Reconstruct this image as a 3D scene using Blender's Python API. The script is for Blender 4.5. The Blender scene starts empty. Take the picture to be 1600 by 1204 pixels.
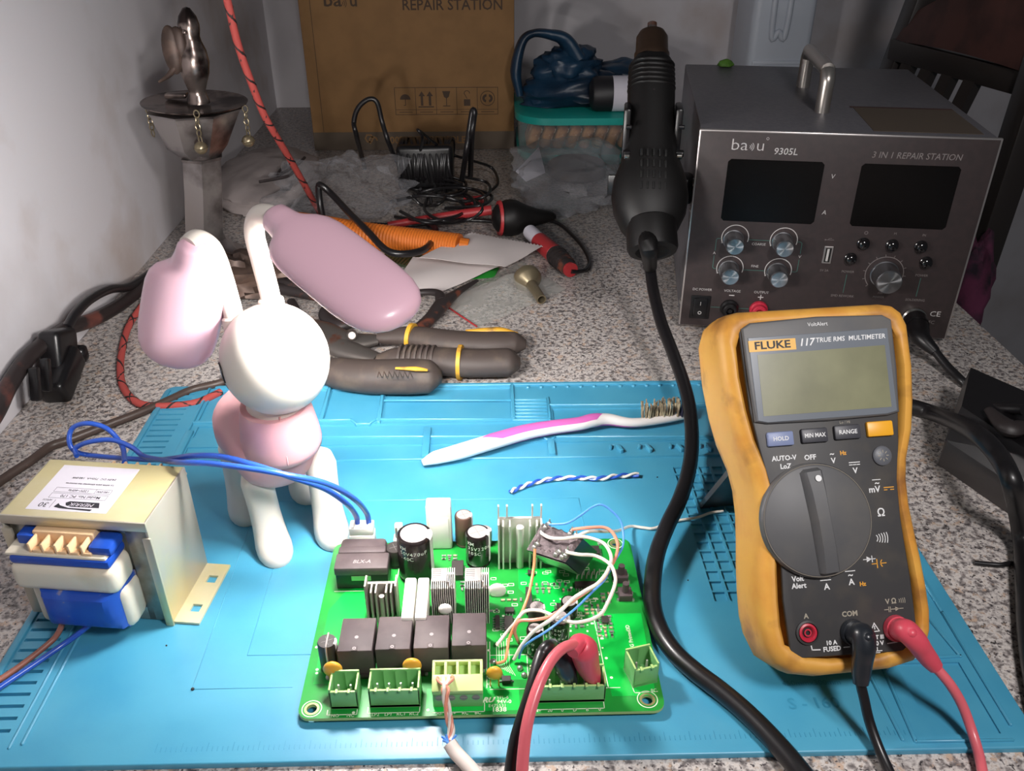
import bpy, bmesh, math, random
from mathutils import Matrix, Vector, noise, Euler
C = bpy.context.scene.collection
PI = math.pi
R_ = math.radians
MM = 0.001
# ---------------------------------------------------------------- camera, world, lights, exposure
F, PITCH, YAW, CH = 1360.0, R_(30.93), R_(1.55), 315.0
cd = bpy.data.cameras.new('camera'); cam = bpy.data.objects.new('camera', cd); C.objects.link(cam)
cd.sensor_fit = 'HORIZONTAL'; cd.sensor_width = 36.0; cd.lens = F/1600*36
cd.clip_start = 0.01; cd.clip_end = 50
cam.location = (0, 0, CH*MM); cam.rotation_euler = (PI/2-PITCH, 0, -YAW)
bpy.context.scene.camera = cam
vs = bpy.context.scene.view_settings
bpy.context.scene.display_settings.display_device = 'sRGB'
vs.view_transform = 'Standard'; vs.look = 'None'; vs.gamma = 1.0; vs.use_curve_mapping = False
vs.exposure = 0.0
w = bpy.data.worlds.new('world'); bpy.context.scene.world = w; w.use_nodes = True
bg = w.node_tree.nodes['Background']; bg.inputs[0].default_value = (0.86, 0.93, 1.0, 1); bg.inputs[1].default_value = 0.050
LED = 265.0           # radiance of the lamp's ear panels
def area(name, loc, target, size, power, col):
    l = bpy.data.lights.new(name, 'AREA'); l.shape = 'DISK'; l.size = size*MM; l.energy = power; l.color = col
    o = bpy.data.objects.new(name, l); C.objects.link(o); o.location = Vector(loc)*MM
    o.rotation_euler = (Vector(target)-Vector(loc)).to_track_quat('-Z', 'Y').to_euler(); return o
area('room_light', (220, 10, 480), (20, 400, 0), 100, 2.3, (1.0, 0.96, 0.95))

def lin(c):
    c = c/255.0
    return c/12.92 if c <= 0.04045 else ((c+0.055)/1.055)**2.4
def L(rgb): return (lin(rgb[0]), lin(rgb[1]), lin(rgb[2]), 1.0)
MATS = {}
def mat(name, rgb, rough=.5, metal=0, spec=.5, coat=0, var=None, bump=None, sss=0, trans=0, ior=None, wear=None, aniso=0):
    """var=(rgb2, scale, lo, hi): noise mixes to rgb2; wear=(rgb3, scale, lo, hi); bump=(scale, dist_mm, strength)"""
    m = bpy.data.materials.new(name); m.use_nodes = True; nt = m.node_tree; b = nt.nodes['Principled BSDF']
    b.inputs['Base Color'].default_value = L(rgb); b.inputs['Roughness'].default_value = rough
    b.inputs['Metallic'].default_value = metal; b.inputs['Specular IOR Level'].default_value = spec
    b.inputs['Coat Weight'].default_value = coat; b.inputs['Coat Roughness'].default_value = .15
    if aniso: b.inputs['Anisotropic'].default_value = aniso
    if sss:
        b.inputs['Subsurface Weight'].default_value = sss; b.inputs['Subsurface Radius'].default_value = (.004, .003, .003); b.inputs['Subsurface Scale'].default_value = 1
    if trans: b.inputs['Transmission Weight'].default_value = trans
    if ior: b.inputs['IOR'].default_value = ior
    tc = nt.nodes.new('ShaderNodeTexCoord'); last = None
    for vv in (var, wear):
        if not vv: continue
        n = nt.nodes.new('ShaderNodeTexNoise'); n.inputs['Scale'].default_value = vv[1]; n.inputs['Detail'].default_value = 6
        nt.links.new(tc.outputs['Object'], n.inputs['Vector'])
        r = nt.nodes.new('ShaderNodeMapRange'); r.inputs[1].default_value = vv[2]; r.inputs[2].default_value = vv[3]
        nt.links.new(n.outputs['Fac'], r.inputs[0])
        mx = nt.nodes.new('ShaderNodeMix'); mx.data_type = 'RGBA'
        nt.links.new(r.outputs[0], mx.inputs[0]); mx.inputs[7].default_value = L(vv[0])
        if last: nt.links.new(last, mx.inputs[6])
        else: mx.inputs[6].default_value = L(rgb)
        last = mx.outputs[2]
    if last: nt.links.new(last, b.inputs['Base Color'])
    if bump:
        n = nt.nodes.new('ShaderNodeTexNoise'); n.inputs['Scale'].default_value = bump[0]; n.inputs['Detail'].default_value = 4
        nt.links.new(tc.outputs['Object'], n.inputs['Vector'])
        bp = nt.nodes.new('ShaderNodeBump'); bp.inputs['Distance'].default_value = bump[1]*MM; bp.inputs['Strength'].default_value = bump[2]
        nt.links.new(n.outputs['Fac'], bp.inputs['Height']); nt.links.new(bp.outputs[0], b.inputs['Normal'])
    MATS[name] = m; return m
def clear_mat(name, rgb, opac, rough=.12, edge=.6, bump=None):
    """thin clear film: transparent mixed with a shiny film by a fixed amount plus facing"""
    m = bpy.data.materials.new(name); m.use_nodes = True; nt = m.node_tree; b = nt.nodes['Principled BSDF']; out = nt.nodes['Material Output']
    b.inputs['Base Color'].default_value = L(rgb); b.inputs['Roughness'].default_value = rough; b.inputs['Specular IOR Level'].default_value = 1.0
    tr = nt.nodes.new('ShaderNodeBsdfTransparent'); mx = nt.nodes.new('ShaderNodeMixShader')
    lw = nt.nodes.new('ShaderNodeLayerWeight'); lw.inputs[0].default_value = .35
    mp = nt.nodes.new('ShaderNodeMapRange'); mp.inputs[3].default_value = opac; mp.inputs[4].default_value = min(1, opac+edge)
    nt.links.new(lw.outputs['Facing'], mp.inputs[0]); nt.links.new(mp.outputs[0], mx.inputs[0])
    nt.links.new(tr.outputs[0], mx.inputs[1]); nt.links.new(b.outputs[0], mx.inputs[2]); nt.links.new(mx.outputs[0], out.inputs[0])
    if bump:
        tc = nt.nodes.new('ShaderNodeTexCoord'); n = nt.nodes.new('ShaderNodeTexNoise'); n.inputs['Scale'].default_value = bump[0]; n.inputs['Detail'].default_value = 3
        nt.links.new(tc.outputs['Object'], n.inputs['Vector'])
        bp = nt.nodes.new('ShaderNodeBump'); bp.inputs['Distance'].default_value = bump[1]*MM; bp.inputs['Strength'].default_value = bump[2]
        nt.links.new(n.outputs['Fac'], bp.inputs['Height']); nt.links.new(bp.outputs[0], b.inputs['Normal']); nt.links.new(bp.outputs[0], lw.inputs['Normal'])
    MATS[name] = m; return m

# ---------------------------------------------------------------- measuring: a sight line met with a plane
def _ray(px, py):
    u = (px-800)/F; v = -(py-602)/F
    y = v*math.sin(PITCH)+math.cos(PITCH); z = v*math.cos(PITCH)-math.sin(PITCH)
    c, s = math.cos(YAW), math.sin(YAW)
    return Vector((u*c+y*s, -u*s+y*c, z))
def at(px, py, z=0.0):
    d = _ray(px, py); t = (z-CH)/d.z; return Vector((d.x*t, d.y*t, z))
def aty(px, py, y):
    d = _ray(px, py); t = y/d.y; return Vector((d.x*t, y, CH+d.z*t))

# ---------------------------------------------------------------- mesh building (millimetres)
def T(x, y, z): return Matrix.Translation((x, y, z))
def RX(a): return Matrix.Rotation(a, 4, 'X')
def RY(a): return Matrix.Rotation(a, 4, 'Y')
def RZ(a): return Matrix.Rotation(a, 4, 'Z')
def SC(x, y, z): return Matrix.Diagonal((x, y, z, 1))
def frame(o, x, z):
    """matrix with local x along x, local z along z"""
    x = Vector(x).normalized(); z = Vector(z); z = (z-x*z.dot(x)).normalized(); y = z.cross(x)
    return Matrix(((x.x, y.x, z.x, o[0]), (x.y, y.y, z.y, o[1]), (x.z, y.z, z.z, o[2]), (0, 0, 0, 1)))
def alongz(p, q):
    """matrix whose z axis runs from p to q"""
    d = (Vector(q)-Vector(p)); return T(*p) @ d.to_track_quat('Z', 'Y').to_matrix().to_4x4()
def smooth_path(P, step=None, n=8, closed=False):
    P = [Vector(p) for p in P]; out = []; N = len(P)
    if N < 3 and not closed: return P
    rng = range(N if closed else N-1)
    for i in rng:
        if closed: a, b, c, d = P[(i-1) % N], P[i], P[(i+1) % N], P[(i+2) % N]
        else: a, b, c, d = (P[i-1] if i > 0 else P[0]*2-P[1]), P[i], P[i+1], (P[i+2] if i+2 < N else P[-1]*2-P[-2])
        for k in range(n):
            t = k/n
            out.append(0.5*((2*b)+(c-a)*t+(2*a-5*b+4*c-d)*t*t+(3*b-a-3*c+d)*t*t*t))
    if not closed: out.append(P[-1])
    return out
GLY = {}
def glyphs(s, size, shear, align, bold):
    k = (s, size, shear, align, bold)
    if k in GLY: return GLY[k]
    cu = bpy.data.curves.new('lettering', 'FONT'); cu.body = s; cu.size = size; cu.shear = shear; cu.align_x = align; cu.align_y = 'CENTER'
    cu.offset = bold; cu.resolution_u = 2
    o = bpy.data.objects.new('lettering', cu); C.objects.link(o)
    me = o.to_mesh(); V = [tuple(v.co) for v in me.vertices]; Fc = [tuple(p.vertices) for p in me.polygons]
    o.to_mesh_clear(); bpy.data.objects.remove(o); bpy.data.curves.remove(cu)
    GLY[k] = (V, Fc); return GLY[k]
class MB:
    def __init__(s): s.v = []; s.f = []; s.m = []
    def add(s, V, Fc, mi=0, M=None):
        n = len(s.v)
        for p in V:
            p = Vector(p)
            s.v.append(M @ p if M is not None else p)
        for f in Fc: s.f.append(tuple(i+n for i in f)); s.m.append(mi)
        return s
    def bm(s, b, mi=0, M=None):
        b.verts.ensure_lookup_table(); b.verts.index_update()
        s.add([v.co.copy() for v in b.verts], [[v.index for v in f.verts] for f in b.faces], mi, M); b.free(); return s
    def box(s, c, d, mi=0, M=None, bev=0, seg=2, taper=1.0):
        b = bmesh.new(); bmesh.ops.create_cube(b, size=1)
        for v in b.verts:
            k = taper if v.co.z > 0 else 1
            v.co = Vector((v.co.x*d[0]*k, v.co.y*d[1]*k, v.co.z*d[2]))
        if bev: bmesh.ops.bevel(b, geom=b.edges[:]+b.verts[:], offset=min(bev, min(d)*.49), segments=seg, profile=.5, affect='EDGES')
        return s.bm(b, mi, (M if M is not None else Matrix()) @ T(*c))
    def bx(s, x0, x1, y0, y1, z0, z1, mi=0, M=None, bev=0, seg=2):
        return s.box(((x0+x1)/2, (y0+y1)/2, (z0+z1)/2), (abs(x1-x0), abs(y1-y0), abs(z1-z0)), mi, M, bev, seg)
    def lathe(s, prof, n=24, mi=0, M=None, cap=True):
        V = []; Fc = []
        for r, z in prof:
            for i in range(n): a = 2*PI*i/n; V.append((r*math.cos(a), r*math.sin(a), z))
        for j in range(len(prof)-1):
            for i in range(n): k = (i+1) % n; Fc.append((j*n+i, j*n+k, (j+1)*n+k, (j+1)*n+i))
        if cap:
            if prof[0][0] > 1e-4: Fc.append(tuple(range(n-1, -1, -1)))
            if prof[-1][0] > 1e-4: Fc.append(tuple(range((len(prof)-1)*n, len(prof)*n)))
        return s.add(V, Fc, mi, M)
    def cyl(s, p, q, r, r2=None, n=16, mi=0, bev=0):
        h = (Vector(q)-Vector(p)).length; r2 = r if r2 is None else r2
        pr = [(r, 0), (r2, h)] if not bev else [(r-bev, 0), (r, bev), (r2, h-bev), (r2-bev, h)]
        return s.lathe(pr, n, mi, alongz(p, q))
    def loft(s, rings, mi=0, M=None, cap=True, closed=True):
        n = len(rings[0]); V = [p for r in rings for p in r]; Fc = []
        for j in range(len(rings)-1):
            for i in range(n if closed else n-1): k = (i+1) % n; Fc.append((j*n+i, j*n+k, (j+1)*n+k, (j+1)*n+i))
        if cap: Fc.append(tuple(range(n-1, -1, -1))); Fc.append(tuple(range((len(rings)-1)*n, len(rings)*n)))
        return s.add(V, Fc, mi, M)
    def tube(s, P, r, n=10, mi=0, sub=8, closed=False, M=None, flat=1.0):
        Q = smooth_path(P, n=sub, closed=closed) if sub else [Vector(p) for p in P]
        N = len(Q); rings = []; up = None
        for i, p in enumerate(Q):
            if closed: t = (Q[(i+1) % N]-Q[i-1])
            else: t = Q[min(i+1, N-1)]-Q[max(i-1, 0)]
            if t.length < 1e-6: t = Vector((0, 0, 1))
            t.normalize()
            if up is None: up = Vector((0, 0, 1)) if abs(t.z) < .9 else Vector((1, 0, 0))
            up = (up-t*up.dot(t))
            if up.length < 1e-4: up = t.orthogonal()
            up.normalize(); sd = t.cross(up)
            if callable(r): rr = r(i/(N-1))
            elif isinstance(r, (list, tuple)):
                x = i/(N-1)*(len(r)-1); j = min(int(x), len(r)-2); rr = r[j]+(r[j+1]-r[j])*(x-j)
            else: rr = r
            rings.append([p+sd*math.cos(2*PI*k/n)*rr+up*math.sin(2*PI*k/n)*rr*flat for k in range(n)])
        if closed: rings.append(rings[0]); return s.loft(rings, mi, M, cap=False)
        return s.loft(rings, mi, M)
    def sph(s, c, r, n=20, m=12, mi=0, M=None):
        if not isinstance(r, (tuple, list)): r = (r, r, r)
        V = [(0, 0, -1)]; Fc = []
        for j in range(1, m):
            a = PI*j/m-PI/2
            for i in range(n): b = 2*PI*i/n; V.append((math.cos(a)*math.cos(b), math.cos(a)*math.sin(b), math.sin(a)))
        V.append((0, 0, 1)); top = len(V)-1
        for i in range(n): k = (i+1) % n; Fc.append((0, 1+k, 1+i)); Fc.append((top, 1+(m-2)*n+i, 1+(m-2)*n+k))
        for j in range(m-2):
            for i in range(n): k = (i+1) % n; Fc.append((1+j*n+i, 1+j*n+k, 1+(j+1)*n+k, 1+(j+1)*n+i))
        return s.add(V, Fc, mi, (M if M is not None else Matrix()) @ T(*c) @ SC(*r))
    def prism(s, poly, z0, z1, mi=0, M=None, bev=0):
        b = bmesh.new(); vs_ = [b.verts.new((p[0], p[1], z0)) for p in poly]; f = b.faces.new(vs_)
        r = bmesh.ops.extrude_face_region(b, geom=[f]); 
        for e in r['geom']:
            if isinstance(e, bmesh.types.BMVert): e.co.z = z1
        if bev:
            zt = max(z0, z1)
            ed = [e for e in b.edges if abs(e.verts[0].co.z-z1) < 1e-5 and abs(e.verts[1].co.z-z1) < 1e-5]
            bmesh.ops.bevel(b, geom=ed, offset=bev, segments=3, profile=.5, affect='EDGES')
        return s.bm(b, mi, M)
    def text(s, t, size, M, mi=0, shear=0, align='CENTER', bold=0, sx=1.0):
        V, Fc = glyphs(t, size, shear, align, bold)
        if sx != 1: M = M @ SC(sx, 1, 1)
        return s.add(V, Fc, mi, M)
    def ring(s, r0, r1, z, M=None, mi=0, a0=0, a1=2*PI, n=40):
        V = []; Fc = []
        for i in range(n+1):
            a = a0+(a1-a0)*i/n; V += [(r0*math.cos(a), r0*math.sin(a), z), (r1*math.cos(a), r1*math.sin(a), z)]
        for i in range(n): Fc.append((2*i, 2*i+1, 2*i+3, 2*i+2))
        return s.add(V, Fc, mi, M)
    def line(s, pts, w_, M, mi=0, z=0):
        """thin printed line through 2D points"""
        for a, b in zip(pts, pts[1:]):
            a = Vector((a[0], a[1], z)); b = Vector((b[0], b[1], z)); d = (b-a)
            if d.length < 1e-6: continue
            d.normalize(); n = Vector((-d.y, d.x, 0))*w_/2; e = d*w_/2
            s.add([a-n-e, b-n+e, b+n+e, a+n-e], [(0, 1, 2, 3)], mi, M)
        return s
    def build(s, name, mats, parent=None, smooth=38, flip=True, origin=None):
        off = OFF.get(parent.name, Vector((0, 0, 0))) if parent else Vector(origin if origin is not None else (0, 0, 0))
        me = bpy.data.meshes.new(name)
        me.from_pydata([tuple((p-off)*MM) for p in s.v], [], s.f)
        if not isinstance(mats, (list, tuple)): mats = [mats]
        for m in mats: me.materials.append(MATS[m] if isinstance(m, str) else m)
        me.polygons.foreach_set('material_index', s.m)
        if flip:
            b = bmesh.new(); b.from_mesh(me); bmesh.ops.recalc_face_normals(b, faces=b.faces); b.to_mesh(me); b.free()
        if smooth:
            me.polygons.foreach_set('use_smooth', [True]*len(me.polygons)); me.set_sharp_from_angle(angle=R_(smooth))
        me.update()
        o = bpy.data.objects.new(name, me); C.objects.link(o)
        if parent: o.parent = parent; OFF[o.name] = off
        else: o.location = off*MM
        return o
OFF = {}
def tag(o, label, cat, group=None):
    o['label'] = label; o['category'] = cat
    if group: o['group'] = group
    return o
def thing(name, label, cat, loc=(0, 0, 0), rot=None, group=None, world=True):
    o = bpy.data.objects.new(name, None); C.objects.link(o); o.empty_display_size = .01
    o.location = Vector(loc)*MM
    if rot is not None: o.rotation_euler = rot
    OFF[o.name] = Vector(loc) if world else Vector((0, 0, 0))
    return tag(o, label, cat, group)
def struct(o): o['kind'] = 'structure'; return o
def path(*pts): return [at(*p) for p in pts]      # (px, py, z)
def solo(mb, name, mats, label, cat, group=None, smooth=38, flip=True):
    zmin = min(p.z for p in mb.v); n = len(mb.v)
    org = Vector((sum(p.x for p in mb.v)/n, sum(p.y for p in mb.v)/n, zmin))
    return tag(mb.build(name, mats, None, smooth, flip, org), label, cat, group)
# ---------------------------------------------------------------- materials
def granite():
    m = bpy.data.materials.new('granite'); m.use_nodes = True; nt = m.node_tree; b = nt.nodes['Principled BSDF']
    tc = nt.nodes.new('ShaderNodeTexCoord')
    def nz(scale, det=3, rough=.6):
        n = nt.nodes.new('ShaderNodeTexNoise'); n.inputs['Scale'].default_value = scale; n.inputs['Detail'].default_value = det; n.inputs['Roughness'].default_value = rough
        nt.links.new(tc.outputs['Object'], n.inputs['Vector']); return n.outputs['Fac']
    def ramp(src, stops):
        r = nt.nodes.new('ShaderNodeValToRGB'); r.color_ramp.interpolation = 'LINEAR'; e = r.color_ramp.elements
        e[0].position, e[0].color = stops[0][0], L(stops[0][1]); e[1].position, e[1].color = stops[-1][0], L(stops[-1][1])
        for p, c in stops[1:-1]: x = e.new(p); x.color = L(c)
        nt.links.new(src, r.inputs[0]); return r.outputs[0]
    base = ramp(nz(270), [(.34, (104, 98, 97)), (.44, (154, 146, 143)), (.5, (188, 181, 177)), (.57, (210, 203, 198)), (.68, (186, 170, 158))])
    def over(col, src, lo, hi, rgb):
        r = nt.nodes.new('ShaderNodeMapRange'); r.inputs[1].default_value = lo; r.inputs[2].default_value = hi; nt.links.new(src, r.inputs[0])
        mx = nt.nodes.new('ShaderNodeMix'); mx.data_type = 'RGBA'; nt.links.new(r.outputs[0], mx.inputs[0]); nt.links.new(col, mx.inputs[6]); mx.inputs[7].default_value = L(rgb); return mx.outputs[2]
    c = over(base, nz(380, 2), .60, .67, (58, 55, 56)); c = over(c, nz(190, 3), .58, .68, (196, 170, 150)); c = over(c, nz(560, 1), .62, .69, (84, 78, 80))
    nt.links.new(c, b.inputs['Base Color']); b.inputs['Roughness'].default_value = .32; b.inputs['Specular IOR Level'].default_value = .45
    MATS['granite'] = m
granite()
mat('wall_paint', (206, 202, 206), .85, bump=(70, .5, .4), var=((184, 176, 176), 7, .5, .75), wear=((176, 158, 148), 5, .58, .74))
mat('floor_tile', (120, 118, 118), .5)
mat('mat_blue', (74, 158, 190), .42, spec=.85, var=((62, 148, 184), 30, .4, .7), bump=(900, .05, .3))
mat('mat_relief_shade', (54, 138, 172), .5)  # same silicone, darker: relief shade of the embossed marks put into the colour
mat('lamp_white', (228, 220, 210), .35, coat=.3)
mat('lamp_pink', (238, 194, 210), .34, coat=.3)
mat('lamp_body_pink', (216, 162, 166), .4, coat=.2)
mat('eye_blue', (80, 140, 190), .3); mat('black_paint', (24, 22, 24), .4)
mat('steel_plated', (196, 190, 176), .42, .55, var=((214, 200, 150), 22, .45, .7), wear=((150, 140, 120), 60, .66, .74))
mat('steel_yellow', (206, 194, 144), .45, .3, var=((216, 208, 180), 18, .4, .65), wear=((110, 90, 50), 50, .68, .76))
mat('lamination', (168, 166, 158), .4, .75, var=((130, 124, 112), 80, .4, .7))
mat('dark_gap', (32, 28, 24), .8)
mat('bobbin', (226, 218, 200), .45, sss=.1, var=((206, 190, 160), 40, .5, .75))
mat('bobbin_tan', (236, 200, 158), .5)
mat('blue_tape', (26, 74, 176), .35, var=((60, 100, 190), 60, .5, .7), wear=((150, 140, 150), 120, .64, .72))
mat('paper_label', (208, 204, 214), .7); mat('ink', (40, 40, 46), .6)
mat('wire_blue', (44, 88, 190), .3, coat=.3); mat('wire_brown', (150, 96, 82), .4)
mat('pcb_green', (24, 138, 52), .28, coat=.4, var=((36, 156, 60), 26, .45, .6))
mat('pcb_trace', (14, 190, 70), .3, coat=.3); mat('pcb_edge', (170, 190, 120), .6)
mat('silk', (232, 240, 214), .6); mat('solder', (196, 196, 192), .3, .8); mat('hole_gold', (190, 180, 130), .3, .7)
mat('relay_black', (74, 62, 64), .62, var=((96, 84, 84), 60, .4, .7)); mat('epoxy_black', (30, 28, 30), .35); mat('relay_mark', (150, 140, 140), .6)
mat('cap_black', (26, 20, 20), .25, coat=.4); mat('cap_top', (196, 186, 184), .35, .5); mat('cap_print', (226, 224, 220), .5); mat('cap_clear', (150, 140, 130), .3)
mat('brown_sleeve', (96, 74, 64), .3)
mat('ceramic_white', (240, 236, 228), .5); mat('plastic_white', (238, 234, 226), .4, sss=.1)
mat('alu', (186, 178, 170), .42, .4, var=((160, 150, 140), 40, .4, .7)); mat('alu_bright', (216, 213, 206), .42, .25)
mat('disc_yellow', (226, 164, 56), .35, coat=.3); mat('terminal_green', (120, 180, 114), .42); mat('terminal_top', (176, 206, 130), .42)
mat('terminal_lime', (206, 226, 150), .42, sss=.1); mat('smd_tan', (196, 170, 130), .5); mat('smd_dark', (54, 48, 46), .5); mat('smd_grey', (130, 128, 124), .5)
mat('module_dark', (36, 38, 46), .3, coat=.2); mat('module_potting', (104, 92, 94), .7, bump=(500, .8, .9), var=((60, 52, 54), 200, .5, .7)); mat('tape_yellow', (210, 180, 90), .3)
mat('wire_white', (236, 226, 214), .35); mat('wire_pink', (226, 148, 124), .35); mat('wire_orange', (214, 140, 92), .4); mat('wire_sky', (90, 150, 230), .35); mat('copper', (190, 120, 80), .3, .8)
mat('boot_red', (210, 74, 92), .42, coat=.15); mat('lead_red', (218, 102, 112), .38, coat=.2); mat('boot_black', (30, 34, 40), .35, coat=.2); mat('cable_black', (22, 20, 22), .38, coat=.15)
mat('cable_white', (228, 214, 206), .4)
mat('holster', (222, 164, 72), .5, var=((206, 138, 54), 40, .45, .7), wear=((136, 88, 46), 48, .53, .76), bump=(300, .1, .3))
mat('meter_grey', (84, 84, 86), .5, var=((96, 94, 92), 50, .4, .7)); mat('meter_grey2', (96, 98, 104), .45); mat('meter_dark', (58, 57, 58), .5, var=((70, 66, 62), 70, .5, .7))
mat('lcd', (116, 116, 88), .3, coat=.5, var=((138, 138, 106), 30, .4, .7)); mat('lcd_frame', (110, 116, 124), .25, coat=.5)
mat('print_white', (226, 226, 226), .5); mat('print_amber', (230, 160, 44), .5); mat('badge_yellow', (232, 178, 76), .45); mat('key_blue', (128, 140, 176), .45); mat('key_dark', (66, 66, 72), .45)
mat('key_yellow', (240, 172, 40), .4); mat('jack_red', (196, 44, 66), .35); mat('jack_hole', (12, 10, 10), .6); mat('dial_edge', (120, 112, 100), .6)
mat('print_dim', (164, 156, 140), .5)
mat('station_top', (104, 102, 106), .45, .15, var=((96, 94, 100), 300, .4, .6)); mat('station_panel', (60, 50, 50), .5, var=((55, 47, 47), 200, .4, .6)); mat('trim_silver', (196, 190, 188), .3, .8)
mat('screen_black', (11, 9, 9), .25, spec=.3); mat('knob_alu', (206, 206, 208), .3, 1.0, aniso=.92); mat('knob_side', (150, 150, 154), .3, .95)
mat('print_grey', (196, 192, 190), .5); mat('print_faint', (128, 120, 118), .5); mat('print_teal', (66, 118, 108), .5); mat('button_black', (16, 14, 16), .12, coat=.8); mat('jack_black', (18, 16, 18), .35)
mat('chrome', (200, 196, 190), .18, 1.0); mat('brass', (140, 128, 104), .35, .7); mat('handle_steel', (190, 184, 178), .3, .9)
mat('gun_black', (14, 12, 12), .5, spec=.35); mat('gun_vent', (6, 5, 5), .8); mat('nozzle', (84, 66, 54), .4, .8)
mat('cardboard', (132, 98, 60), .8, var=((122, 90, 54), 40, .4, .7), bump=(80, .3, .2)); mat('card_print', (66, 50, 38), .8); mat('card_band', (84, 72, 60), .8)
mat('cake_teal', (24, 150, 140), .4); mat('crust', (170, 120, 76), .8, var=((110, 62, 34), 50, .45, .6), wear=((220, 200, 180), 90, .58, .66)); clear_mat('clear_lid', (200, 215, 215), .12, .08, .5)
mat('bag_blue', (22, 52, 76), .4, var=((14, 26, 42), 14, .4, .65), bump=(60, 2, .6)); mat('bottle_black', (26, 24, 28), .5)
clear_mat('clear_bag', (200, 200, 206), .08, .05, .24, bump=(70, 9, 1.0)); clear_mat('clear_bag_soft', (190, 190, 196), .2, .2, .3, bump=(40, 4, .6)); clear_mat('zip_bag', (206, 206, 200), .26, .12, .4, bump=(60, 3, .7))
mat('grey_bag', (150, 140, 138), .6, bump=(40, 3, .5)); mat('marker_ink', (52, 44, 44), .6)
mat('hose_orange', (208, 112, 36), .5); mat('paper', (206, 196, 194), .75, bump=(60, .5, .3)); mat('card_green', (30, 128, 40), .6); mat('tool_red', (166, 46, 50), .45); mat('strip_green', (46, 56, 36), .4)
mat('grip_dark', (70, 60, 56), .6, var=((92, 80, 70), 60, .5, .7), bump=(300, .2, .3)); mat('grip_yellow', (214, 160, 50), .5, wear=((120, 90, 50), 80, .55, .7)); mat('tool_steel', (110, 104, 100), .4, .7, wear=((120, 70, 50), 50, .6, .7))
mat('tool_black', (44, 38, 38), .5, wear=((110, 60, 44), 60, .62, .7)); mat('brush_white', (240, 234, 232), .35, coat=.2); mat('brush_pink', (206, 104, 178), .4); mat('bristle', (186, 170, 140), .8, var=((120, 104, 84), 200, .4, .6)); mat('bristle_dark', (40, 38, 62), .8)
mat('silver_metal', (168, 162, 160), .3, .8, var=((84, 76, 76), 22, .45, .62)); mat('silver_dark', (150, 136, 130), .25, .85, var=((60, 50, 48), 60, .45, .6)); mat('tarnish', (72, 58, 52), .5, .4, var=((110, 90, 80), 50, .4, .6))
mat('cord_red', (172, 70, 64), .7); mat('cord_black', (34, 26, 26), .6); mat('cable_rusty', (40, 32, 32), .5, var=((104, 58, 50), 30, .56, .68)); mat('cable_brown', (70, 56, 50), .45)
mat('wood_dark', (42, 36, 34), .45, coat=.2); mat('wood_red', (78, 46, 40), .55, var=((62, 36, 32), 30, .4, .6)); mat('cloth_pink', (104, 46, 76), .9, var=((46, 34, 46), 30, .45, .6))
mat('canister', (200, 206, 216), .35, sss=.1); mat('lime', (72, 112, 34), .6)
_nt = MATS['knob_alu'].node_tree; _tg = _nt.nodes.new('ShaderNodeTangent'); _tg.direction_type = 'RADIAL'; _tg.axis = 'Y'; _nt.links.new(_tg.outputs[0], _nt.nodes['Principled BSDF'].inputs['Tangent'])
em = bpy.data.materials.new('led_panel'); em.use_nodes = True
_b = em.node_tree.nodes['Principled BSDF']; _b.inputs['Base Color'].default_value = (1, 1, 1, 1)
_b.inputs['Emission Color'].default_value = (1.0, 0.965, 0.93, 1); _b.inputs['Emission Strength'].default_value = LED; MATS['led_panel'] = em

# ---------------------------------------------------------------- the setting
m = MB(); m.bx(-318, 391, -60, 1350, -30, 0, bev=2)
tag(m.build('countertop', 'granite', None, origin=(0, 0, -30)), 'speckled grey granite countertop under everything on the bench', 'countertop')
m = MB(); m.bx(-338, -318.1, -300, 1372, -750, 700); struct(m.build('wall_left', 'wall_paint'))
m = MB(); m.bx(-318, 1500, 1350.1, 1372, -750, 700); struct(m.build('wall_back', 'wall_paint'))
m = MB(); m.bx(-338, 1500, -300, 1372, -770, -750.1); struct(m.build('floor', 'floor_tile'))
m = MB(); m.bx(-315, 378, 0, 1345, -750, -30.1, bev=3); tag(m.build('base_cabinet', 'wall_paint', origin=(0, 0, -750)), 'plain painted base under the granite countertop', 'cabinet')

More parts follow.
